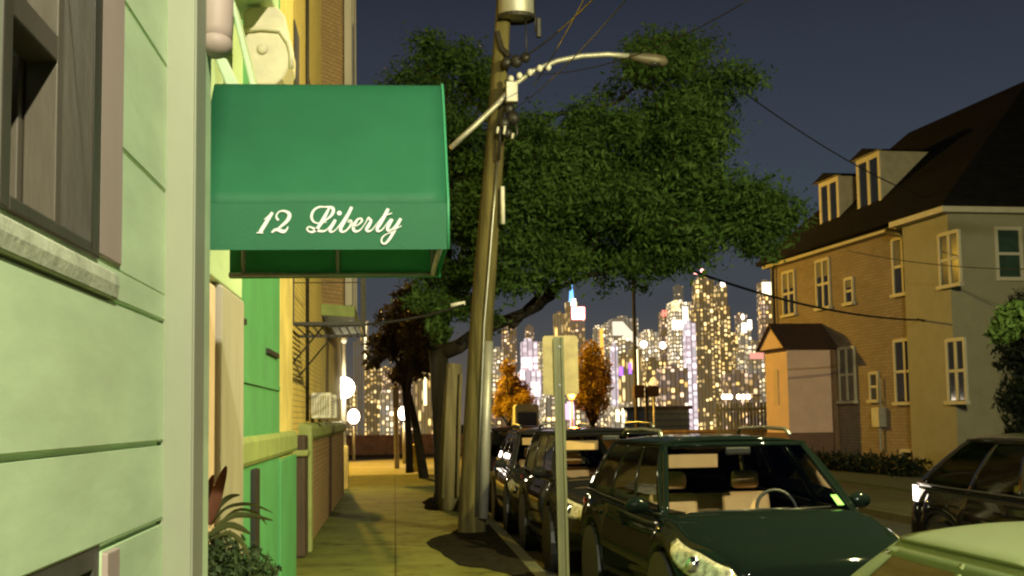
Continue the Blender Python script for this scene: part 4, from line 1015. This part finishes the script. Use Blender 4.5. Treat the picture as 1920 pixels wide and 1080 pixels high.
# dormers
def dormer(px0, px1, yt, yb, v=.55):
    s1, z1 = HW(px0, yt, v); s0, _ = HW(px1, yt, v); _, z0 = HW((px0+px1)/2, yb, v)
    bk = 4.0
    d_ = MB().box(s0,s1,v,v+bk,z0-1.0,z1).xf(HP).build('dormer', M['dormer_wall'], hs)
    MB().prism([(s0-.22,z1+.005),(s1+.22,z1+.005),((s0+s1)/2,z1+.25)], bk+.3, 'y', v-.22).xf(HP).build('dormer_roof', M['shingle'], d_)
    fr_ = MB().box(s0,s0+.18,v-.05,v-.003,z0-.1,z1).box(s1-.18,s1,v-.05,v-.003,z0-.1,z1).box(s0+.18,s1-.18,v-.05,v-.003,z1-.16,z1).box((s0+s1)/2-.09,(s0+s1)/2+.09,v-.05,v-.003,z0,z1-.16).box(s0-.1,s1+.1,v-.14,v-.003,z0-.22,z0-.1).box(s0-.2,s1+.2,v-.2,v-.003,z1+.0,z1+.004)
    f_ = fr_.xf(HP).build('window', M['house_trim'], d_)
    MB().box(s0+.18,s1-.18,v-.02,v-.004,z0,z1-.16).xf(HP).build('pane', M['pane'], f_)
dormer(1607,1652,302,388); dormer(1537,1574,345,424)
# downpipes
sp_, _ = HW(1728, 600, 0); 
MB().tube([HP((sp_+1.2,-.35,EV-.15)),HP((sp_+.35,-.30,EV-.35)),HP((sp_,-.22,EV-.8)),HP((sp_,-.16,EV-1.4)),HP((sp_-.05,-.16,HB))], .11, 8).build('downpipe', M['iron'], hs, smooth=True)
s5, _ = HW(1570, 760, 0); MB().box(s5-.12,s5+.12,-.18,-.02,HB,4.0).xf(HP).build('downpipe', M['door_dark'], hs)
s6, _ = HW(1455, 540, 0); MB().tube([HP((s6,-.12,EV-.1)),HP((s6,-.12,HB))], .07, 8).build('downpipe', M['iron'], hs)
mt = MB(); sm, zm = HW(1655, 782, 0); mt.box(sm-.25,sm+.25,-.25,-.003,zm-.3,zm+.3); mt.tube([(sm,-.1,zm-.3),(sm,-.1,HB+.5)], .05, 6); mt.tube([(sm-.1,-.1,zm+.3),(sm-.1,-.1,zm+1.2)], .04, 6); mt.xf(HP).build('electric_meter', M['galv'], hs)
# entrance vestibule
vs_ = MB().box(5.95,7.95,-1.72,-.003,HB+1.05,4.1).xf(HP)
ve = vs_.build('vestibule', M['vest'], hs)
MB().box(5.9,8.0,-1.77,-.003,HB,HB+1.048).xf(HP).build('vestibule_base', M['vest_base'], ve)
MB().add([(5.6,-1.95,4.05),(8.3,-1.95,4.05),(6.95,-1.95,4.98),(5.6,-.01,4.05),(8.3,-.01,4.05),(6.95,-.01,4.98)], [(0,2,5,3),(1,4,5,2),(0,3,4,1)]).xf(HP).build('vestibule_roof', M['vest_roof'], ve, solid=.08)
MB().prism([(5.75,4.104),(8.15,4.104),(6.95,4.9)], .1, 'y', -1.85).xf(HP).build('gable', M['vest'], ve)
MB().box(6.75,7.15,-1.755,-1.722,2.2,3.4).xf(HP).build('vestibule_window', M['door_pink'], ve)
# low strip of dark leaves before the house
hb = HP((2,-2.2,.2))
he = thing('foliage_strip', hb, 'low strip of dark leaves along the front of the brick house', 'foliage_strip')
cc = [(HP((s,-2.4,.48)), (.5,.45,.26), 1) for s in np.arange(-4,9,.5)]
leaves('foliage', cc, 9000, .07, M['leaf_dark'], he, 55)
for s in np.arange(-4,9,.8): MB().tube([HP((s,-2.4,.2)),HP((s+.1,-2.4,.9))], .02, 5).build('stem', M['bark'], he)
h2 = HP((-6,1.5,.2)); sh2 = thing('shade_shrub', h2, 'tall dark shrub mass, enlarged to stand for shade, at the near corner of the brick house', 'shrub')
leaves('foliage', [(HP((-3.6+rnd.uniform(-.3,.3),1.1+(i%7)*.6,.9+(i//7)*1.15+rnd.uniform(-.3,.3))), (.6,.6,.7), 1) for i in range(26)], 16000, .09, M['leaf_dark'], sh2, 56)  # shrub enlarged with dark leaves to paint the tree's shade over the wall
MB().tube([HP((-4.3,1.5,.2)),HP((-4.3,1.5,2.2))], [.08,.04], 8).tube([HP((-4.2,3.5,.2)),HP((-4.3,3.5,2.2))], [.08,.04], 8).build('stem', M['bark'], sh2)

# ------------------------------------------------------------------ boulevard end: wall, lamps, poles
pw = thing('parapet_wall', (0,68.1,.1), 'low brown stone parapet along the far side of the yellow lit road', 'wall')
MB().box(-50,60,67.9,68.4,.0,.98).build('wall', M['stone'], pw)
MB().box(-50,60,67.83,68.47,.982,1.12).build('coping', M['stone'], pw, bevel=.02)
# sodium lamps
cobra_lamp((-3.6,60.0,.1), .6, -2.4, 9.0, 'sodium street lamp hidden round the corner of the yellow brick building', SOD, 19000, (6.0,51,1.0), 150)
cobra_lamp((10.92,60.0,.1), .5, -1.8, 10.2, 'dark street lamp pole rising into the tree crown left of the house', SODA, 1800, (14,45.0,4), 165, metal='iron')
def post_lamp(px, py, Y, label, color, s, power, rr=.2, pole_m='galv'):
    p = W(px, py, Y); t = thing('post_lamp', (p.x,p.y,.1), label, 'street lamp')
    MB().tube([(p.x,p.y,.0),(p.x,p.y,p.z-rr*.8)], [.07,.05], 8).build('post', M[pole_m], t, smooth=True)
    MB().lathe([(.05,-rr-.06),(.1,-rr),(.09,-rr+.05)], p, 10).build('collar', M['iron'], t)
    MB().blob(p, (rr*.8,rr*.8,rr), 14, 10).build('globe', emit('post_globe', color, s), t, smooth=True)
    if power: point('post_light', p+Vector((0,-rr-.15,0)), power, color, rr)
    return t
post_lamp(1072, 740, 60, 'glowing orange post lamp just below the sign panel', (1,.30,.04), 2.8, 420, .26)
post_lamp(757, 775, 57.5, 'white lamp glaring beside the small tree trunk', (1,.84,.62), 16, 60, .30)
post_lamp(663, 781, 62, 'white lamp glow low behind the globe lamp post', (1,.85,.70), 14, 0, .34)
post_lamp(1225, 716, 59, 'amber globe lamp right of the dark street lamp pole', (1,.62,.26), 1.2, 0, .20)
# warm pole by the small tree
op = W(744, 865, 52); op.z = 0
t = thing('signal_post', op, 'slim orange lit post standing behind the small tree', 'post')
MB().tube([op, W(742,720,52)], [.10,.07], 8).build('post', M['cream'], t); MB().box(op.x-.14,op.x+.10,51.86,52.1,W(0,765,52).z-.2,W(0,735,52).z).build('signal_box', M['grey_board'], t, bevel=.02)
yb = W(780,870,46); t = thing('yellow_bollard', (yb.x,46,.1), 'small bright yellow flared bollard at the corner by the small tree', 'bollard')
MB().lathe([(.001,.1),(.10,.1),(.08,.3),(.10,.55),(.26,.85),(.28,.98),(.20,1.04),(.001,1.06)], (yb.x,46,0), 14).build('body', mat('yellow_paint', (.75,.52,.06), .5), t, smooth=True)
# signal hanging by the lamp pole
ts = W(1212, 735, 55); t = thing('traffic_signal', (ts.x,55,.1), 'dark traffic signal head seen from behind beside the tall dark pole', 'traffic signal')
MB().tube([(ts.x,55,.1),(ts.x,55,ts.z+.2)], .06, 8).build('post', M['iron'], t)
MB().box(ts.x-.55,ts.x-.1,54.85,55.1,ts.z-.25,ts.z+.3).box(ts.x+.02,ts.x+.5,54.8,55.1,ts.z-.2,ts.z+.25).build('signal_head', M['door_dark'], t, bevel=.04)
# fence with string of lamps, low pale building
f0, f1 = W(1345,800,59.6), W(1428,800,59.6)
t = thing('picket_fence', ((f0.x+f1.x)/2,59.6,0), 'dull green fence of upright slats left of the vestibule', 'fence')
zt = W(1390,755,59.6).z; m_ = MB(); x = f0.x
while x < f1.x+1.2: m_.box(x,x+.09,59.58,59.62,-.1,zt); x += .155
m_.build('slats', mat('fence_green', (.26,.25,.15), .8, var=.3), t)
MB().box(f0.x,f1.x+1.2,59.63,59.68,zt-.35,zt-.25).box(f0.x,f1.x+1.2,59.63,59.68,.3,.4).build('rail', M['grey_wood'], t)
sl_ = MB(); 
for px in (1357,1363,1369,1385,1394,1403): sl_.blob(W(px,744,59.6), (.11,.11,.12), 8, 6)
t = thing('string_lights', (f0.x,59.6,zt), 'row of small white lamps strung along the top of the slat fence', 'lights')
sl_.build('bulb', emit('bulb_glow', (1,.86,.55), 8), t, smooth=True); MB().tube([W(1345,741,59.6),W(1375,743,59.6),W(1428,741,59.6)], .02, 5).build('wire', M['cable'], t)
p0_, p1_ = W(1208,768,90), W(1292,768,90)
t = thing('pale_building', ((p0_.x+p1_.x)/2,92,-8), 'low pale building with horizontal bands right of the dark lamp pole', 'building')
zt = W(1250,768,90).z; MB().box(p0_.x,p1_.x,90,97,-12,zt).build('wall', M['cream'], t)
m_ = MB(); 
for i in range(6): m_.box(p0_.x-.02,p1_.x+.02,89.93,90.0,zt-.35-i*.42,zt-.24-i*.42)
m_.build('band', M['grey_board'], t)
MB().box(p0_.x-.2,p1_.x+.2,89.8,97.2,zt+.002,zt+.25).build('roof', M['stone'], t)
vn = W(983,800,61.5); t = thing('white_van', (vn.x,56.6,0), 'pale van parked on the far road between the utility pole and the sign', 'van')
hx = .52*61.5/58; vx = W(983,800,56.6).x
MB().prism(rrect(vx-.5,vx+.5,.35,2.45,.16), 2.6, 'y', 55.3).build('body', mat('van_paint', (.55,.58,.48), .4, var=.1), t)
MB().box(vx-.40,vx+.40,55.27,55.298,1.5,2.1).build('rear_window', M['pane'], t)
m_ = MB()
for s in (-1,1):
    for yy in (55.8,57.3): m_.lathe([(.001,-.08),(.3,-.08),(.3,.08),(.001,.08)], (vx+s*.42,yy,.32), 14, 'x')
m_.build('wheel', TYRE, t)
MB().blob((vx-.35,55.27,.85),(.09,.05,.09),8,6).build('tail_light', emit('van_light', (1,.85,.6), 6), t)

# ------------------------------------------------------------------ city across the river
def facade(name, cw, ch, frac, strength, warm, cool, dim=.05, base=(.06,.05,.055), jit=.6):
    m = bpy.data.materials.new(name); m.use_nodes = True; nt = m.node_tree; b = nt.nodes['Principled BSDF']
    b.inputs['Base Color'].default_value = (*base,1); b.inputs['Roughness'].default_value = .7
    N = nt.nodes.new; Lk = nt.links.new
    tcn = N('ShaderNodeTexCoord'); s = N('ShaderNodeSeparateXYZ'); Lk(tcn.outputs['Object'], s.inputs[0])
    def math_(op, a_, b_=None, c_=None):
        n_ = N('ShaderNodeMath'); n_.operation = op
        for i, v in enumerate((a_, b_, c_)):
            if v is None: continue
            if isinstance(v, (int, float)): n_.inputs[i].default_value = v
            else: Lk(v, n_.inputs[i])
        return n_.outputs[0]
    oi = N('ShaderNodeObjectInfo')
    u = math_('DIVIDE', math_('ADD', s.outputs['X'], s.outputs['Y']), cw); v0_ = math_('DIVIDE', s.outputs['Z'], ch)
    fu = math_('FLOOR', u); cbo = N('ShaderNodeCombineXYZ'); Lk(fu, cbo.inputs[0]); Lk(math_('MULTIPLY', oi.outputs['Random'], 17.0), cbo.inputs[1])
    wo_ = N('ShaderNodeTexWhiteNoise'); Lk(cbo.outputs[0], wo_.inputs['Vector']); v = math_('ADD', v0_, math_('MULTIPLY', wo_.outputs['Value'], jit)); fv = math_('FLOOR', v); ru, rv = math_('FRACT', u), math_('FRACT', v)
    cb = N('ShaderNodeCombineXYZ'); Lk(fu, cb.inputs[0]); Lk(fv, cb.inputs[1]); Lk(math_('MULTIPLY', oi.outputs['Random'], 91.7), cb.inputs[2])
    w1 = N('ShaderNodeTexWhiteNoise'); w1.noise_dimensions = '3D'; Lk(cb.outputs[0], w1.inputs['Vector'])
    w2 = N('ShaderNodeTexWhiteNoise'); w2.noise_dimensions = '4D'; Lk(cb.outputs[0], w2.inputs['Vector']); w2.inputs['W'].default_value = 3.3
    # whole storeys and whole bays are busier than others
    cb2 = N('ShaderNodeCombineXYZ'); Lk(fu, cb2.inputs[0]); Lk(math_('MULTIPLY', oi.outputs['Random'], 37.0), cb2.inputs[1]); w3 = N('ShaderNodeTexWhiteNoise'); Lk(cb2.outputs[0], w3.inputs['Vector'])
    score = math_('ADD', math_('MULTIPLY', w1.outputs['Value'], .7), math_('MULTIPLY', w3.outputs['Value'], .3))
    lit = math_('GREATER_THAN', score, 1-frac)
    szc = N('ShaderNodeSeparateColor'); Lk(w1.outputs['Color'], szc.inputs[0])
    def soft(rr, half):
        q_ = math_('DIVIDE', math_('ABSOLUTE', math_('SUBTRACT', rr, .5)), half)
        return math_('MAXIMUM', math_('SUBTRACT', 1, math_('POWER', q_, 3.0)), 0)
    mask = math_('MULTIPLY', soft(ru, math_('ADD', math_('MULTIPLY', szc.outputs[0], .28), .22)), soft(rv, math_('ADD', math_('MULTIPLY', szc.outputs[1], .30), .22)))
    lev = math_('ADD', math_('MULTIPLY', math_('POWER', w2.outputs['Value'], 2.2), strength), .35)
    val = math_('ADD', math_('MULTIPLY', math_('MULTIPLY', mask, lit), lev), math_('MULTIPLY', dim*2.5, math_('GREATER_THAN', ru, .12)))  # constant term is facade glow added to the emission besides the lit windows
    mx = N('ShaderNodeMixRGB'); mx.inputs[1].default_value = (*warm,1); mx.inputs[2].default_value = (*cool,1)
    sc = N('ShaderNodeSeparateColor'); Lk(w2.outputs['Color'], sc.inputs[0]); Lk(sc.outputs[1], mx.inputs[0])
    Lk(mx.outputs[0], b.inputs['Emission Color']); Lk(val, b.inputs['Emission Strength'])
    m.cycles.emission_sampling = 'NONE'; return m
WARM, GOLD, COOL, PINK = (1,.72,.32), (1,.62,.18), (1,.84,.60), (1,.70,.52)
F = {
 'apt': facade('facade_apartment', 4.2, 5.8, .58, 3.2, GOLD, WARM, .055),
 'busy': facade('facade_busy', 4.6, 6.0, .66, 3.8, WARM, COOL, .11),
 'office': facade('facade_office', 5.0, 5.6, .57, 3.2, WARM, COOL, .08),
 'strip': facade('facade_strips', 4.6, 18.0, .52, 2.6, GOLD, WARM, .08, jit=1.0),
 'dim': facade('facade_dim', 4.6, 6.8, .46, 2.6, GOLD, PINK, .065, jit=1.0),
 'glow': facade('facade_bright', 6.0, 8.0, .70, 2.0, (1,.76,.80), (1,.90,.92), .24, (.25,.18,.22), jit=1.0),
 'blue': facade('facade_blue', 4.0, 7.0, .16, 3, WARM, COOL, .05, (.10,.12,.20)),
}
SK = [
 # x0, x1, ytop, distance, facade, label
 (662,682,640,1900,'blue','slim blue grey tower behind the globe lamp post'),
 (676,690,602,2300,'strip','narrow tower with a lit edge left of the small tree'),
 (684,716,690,1700,'apt','mid-rise block of yellow windows left of the small tree trunk'),
 (712,748,738,1500,'busy','short block of yellow windows low beside the white lamp'),
 (738,775,668,2100,'dim','dim tower behind the small tree crown'),
 (776,815,700,1900,'strip','dim tower with one vertical yellow strip left of the pole stub'),
 (640,668,720,1700,'apt','low lit block behind the globe lamp'),
 (922,948,655,1800,'busy','low tower of large white windows beside the utility pole'),
 (942,968,612,2200,'dim','dark tower with scattered gold windows right of the utility pole'),
 (974,1014,640,1500,'glow','mauve glass tower with huge bright white panels left of the sign'),
 (984,1004,612,2500,'dim','dark tower top with two white lights above the mauve tower'),
 (1012,1040,640,1900,'busy','bright narrow tower at the left edge of the sign'),
 (1040,1062,588,2000,'strip','pinkish tower with vertical strips above the sign'),
 (1062,1082,566,2600,'strip','stepped tower topped by a blue lit spire'),
 (1072,1096,584,1800,'dim','tower with a glaring red and white sign on its top'),
 (1094,1122,640,2100,'dim','dark tower with a green light beside the golden tree'),
 (1112,1132,614,2000,'office','tower left of the orange striped tower'),
 (1130,1150,608,2300,'office','tower with a vertical orange stripe above the golden tree'),
 (1148,1196,597,1700,'office','broad tower with a slanted bright top left of the dark lamp pole'),
 (1148,1158,648,1400,'glow','thin white glowing tower right of the golden tree'),
 (1158,1186,668,1500,'strip','mid-rise with purple lights and yellow strips below the slanted tower'),
 (1182,1204,655,1600,'strip','slim building with one long yellow strip behind the dark lamp pole'),
 (1200,1242,622,1900,'busy','broad bright block right of the dark lamp pole'),
 (1212,1244,676,1500,'apt','lower block of pinkish gold windows right of the amber globe'),
 (1240,1262,584,2200,'dim','tower with a red lit crown left of the tallest towers'),
 (1258,1296,566,2000,'busy','bright cream topped tower left of the tallest tower'),
 (1264,1284,536,2700,'blue','thin dark mast tower behind the cream topped tower'),
 (1286,1304,606,1500,'glow','pale lavender glass slab beside the tallest tower'),
 (1300,1346,524,1600,'apt','tallest tower of yellow windows with red beacons on its roof'),
 (1342,1368,534,1650,'apt','tall dark apartment tower joined to the right of the tallest tower'),
 (1364,1390,628,1900,'apt','mid-height tower right of the tallest pair'),
 (1380,1404,590,2300,'dim','tower with one bright lamp at its top left of the vestibule'),
 (1386,1412,606,1700,'office','block with bright top windows left of the vestibule gable'),
 (1404,1432,650,1500,'office','low block with a reddish window row behind the vestibule'),
 (1427,1452,528,1900,'dim','tower with a glaring square lit top beside the house corner'),
 (1240,1290,690,1350,'dim','wide dim block below the bright cream topped tower'),
 (1366,1424,700,1350,'dim','wide dim waterfront block behind the slat fence'),
 (1020,1100,720,1350,'office','waterfront block behind the sign post'),
 (1150,1210,762,1250,'busy','long low waterfront shed with a row of yellow lights'),
 (922,975,745,1300,'dim','low waterfront block behind the amber tree'),
 (918,962,700,2800,'office','far block of small lights low between the utility pole and the amber tree'),
 (1012,1052,668,2850,'apt','far block of gold windows just behind the left half of the sign'),
 (1048,1104,690,2750,'office','far block of small lights just behind the right half of the sign'),
 (1096,1150,676,2900,'dim','far block with faint lights above the golden tree top'),
 (1180,1226,640,2850,'apt','far tower of gold lights peeping left of the broad bright block'),
 (1226,1262,650,2800,'office','far block of white lights under the red crowned tower'),
 (1284,1312,584,2900,'strip','far striped tower squeezed left of the tallest tower'),
 (1366,1394,664,2800,'busy','far bright block low to the right of the tallest pair'),
 (1392,1432,640,2750,'apt','far block of gold lights nearest the vestibule gable'),
 (1340,1384,640,2900,'office','far block of white lights behind the foot of the tallest pair'),
 (700,745,690,2800,'dim','far dim block left of the small tree crown'),
 (770,830,740,2700,'apt','far low block of lights behind the leaning trunk'),
]
objs = {}
for i, (x0, x1, yt, D, fk, lab) in enumerate(SK):
    a_, b_ = W(x0, yt, D), W(x1, yt, D); zt = (a_.z+b_.z)/2; w = b_.x-a_.x; cx = (a_.x+b_.x)/2
    r_ = random.Random(i); dep = w*r_.uniform(.7,1.1)+8
    m_ = MB(); H_ = zt+46
    if r_.random() < .5 and H_ > 80:
        k1 = r_.uniform(.72,.9); m_.box(-w/2,w/2,0,dep,0,H_*k1).box(-w*.36,w*.36,dep*.1,dep*.9,H_*k1+.01,H_)
    else: m_.box(-w/2,w/2,0,dep,0,H_)
    m_.box(-w*.2,w*.15,dep*.3,dep*.7,H_+.01,H_+4)
    o = m_.build('city_tower', F[fk]); o.location = (cx, D, -46)
    tag(o, lab, 'skyscraper' if H_ > 90 else 'building', 'buildings of the far skyline'); objs[i] = (o, cx, D, zt, w)
def crown(i, name, mb, c, s):
    o, cx, D, zt, w = objs[i]
    mb.xf(lambda p: (p[0], p[1], p[2]+46+zt)).build(name, emit(name+'_glow', c, s), o, local=True)
def idx(key): return next(i for i, s in enumerate(SK) if key in s[5])
i = idx('blue lit spire'); h_ = W(1068,520,2600).z-objs[i][3]
crown(i, 'spire', MB().tube([(0,3,0),(0,3,h_*.45)], [5,3.6], 8).tube([(0,3,h_*.45),(0,3,h_)], [3.2,.8], 8), (.16,.45,1.0), 2.6)
crown(i, 'crown_light', MB().box(-2,8,-1,-.2,-8,6).box(6,13,-1,-.2,-30,-12), (1,.95,.85), 4)
i = idx('red and white sign'); crown(i, 'roof_sign', MB().box(-8,8,-1.5,-.3,-10,5), (1,.80,.74), 9); crown(i, 'sign_border', MB().box(-9.5,9.5,-.28,-.1,-11.5,6.5), (1,.12,.08), 2.5)
i = idx('green light'); crown(i, 'green_lamp', MB().box(2,5,-1,-.2,-28,-8), (.25,1,.65), 2.5)
i = idx('orange stripe'); crown(i, 'orange_stripe', MB().box(2,7,-1,-.2,-70,-2), (1,.42,.04), 1.8)
i = idx('slanted bright top'); w = objs[i][4]; crown(i, 'lit_top', MB().prism([(-w*.5,-4),(-w*.1,-4),(w*.48,-26),(w*.48,-36),(-w*.1,-22),(-w*.5,-22)], .8, 'y', -1), (1,.88,.66), 1.1)
i = idx('purple lights'); crown(i, 'purple_lamp', MB().box(-7,-3,-1,-.2,-22,-12).box(4,7,-1,-.2,-20,-8), (.35,.12,1), 2.5)
i = idx('one long yellow strip'); crown(i, 'light_strip', MB().box(-2,1.5,-1,-.2,-75,0), (1,.86,.45), 3.5)
i = idx('vertical yellow strip left'); crown(i, 'light_strip', MB().box(-1,3,-1,-.2,-45,-5), (1,.8,.35), 4)
i = idx('lit edge'); crown(i, 'edge_light', MB().box(0,3.5,-1,-.2,-75,-2), (1,.86,.5), 2.5)
i = idx('broad bright block'); crown(i, 'flood_lamp', MB().blob((-12,-2,-18),(5,2,5),10,8), (1,.9,.68), 9); crown(i, 'flood_lamp', MB().blob((16,-2,-20),(4.5,2,5),10,8), (1,.9,.68), 9)
i = idx('red lit crown'); crown(i, 'red_crown', MB().box(-9,-5,-1,-.2,-9,2).box(-3,1,-1,-.2,-8,3).box(3,7,-1,-.2,-7,4), (1,.2,.14), 2.2)
i = idx('cream topped tower'); crown(i, 'lit_band', MB().box(-15,15,-1,-.2,-42,-28).box(2,10,-1,-.2,-28,-8), (1,.9,.66), 3); crown(i, 'gold_drum', MB().lathe([(6,-14),(6.5,0),(.1,3)], (-9,0,0), 14), (1,.8,.36), 1.6)
i = idx('red beacons'); crown(i, 'beacon', MB().blob((-12,0,8),(2.4,2,2.4),8,6).blob((-4,0,11),(2.4,2,2.4),8,6), (1,.35,.30), 5)
i = idx('joined to the right'); crown(i, 'roof_lamp', MB().blob((0,0,1),(3,2,4),8,6), (1,.92,.75), 6)
i = idx('one bright lamp'); crown(i, 'roof_lamp', MB().blob((0,-2,-4),(3,2,5),8,6), (1,.88,.66), 6)
i = idx('bright top windows'); crown(i, 'top_windows', MB().box(-6,0,-1,-.2,-12,0).box(2,7,-1,-.2,-8,4), (1,.9,.66), 6)
i = idx('reddish window row'); crown(i, 'red_windows', MB().box(-8,8,-1,-.2,-14,-7), (1,.35,.25), 1.2)
i = idx('square lit top'); crown(i, 'lit_top', MB().box(-9,9,-1,-.2,-20,-1), (1,.88,.56), 2.5)
i = idx('row of yellow lights'); crown(i, 'light_row', MB().box(-13,-10,-1,-.2,-14,-3).box(-7,-5,-1,-.2,-15,-2).box(-2,2,-1,-.2,-14,-1).box(5,7,-1,-.2,-15,-3).box(9,12,-1,-.2,-14,-4), (1,.86,.45), 5)
i = idx('waterfront block behind the sign'); crown(i, 'pink_screen', MB().box(-10,8,-1,-.2,-36,-20).box(4,8,-1,-.2,-44,-14), (1,.55,.95), 1.5)
i = idx('mauve glass tower'); crown(i, 'lit_panel', MB().box(-10,2,-1,-.2,-30,-18).box(0,10,-1,-.2,-62,-46).box(-12,-7,-1,-.2,-45,-32), (1,.84,.78), 1.6)
print('objects', len(bpy.data.objects))
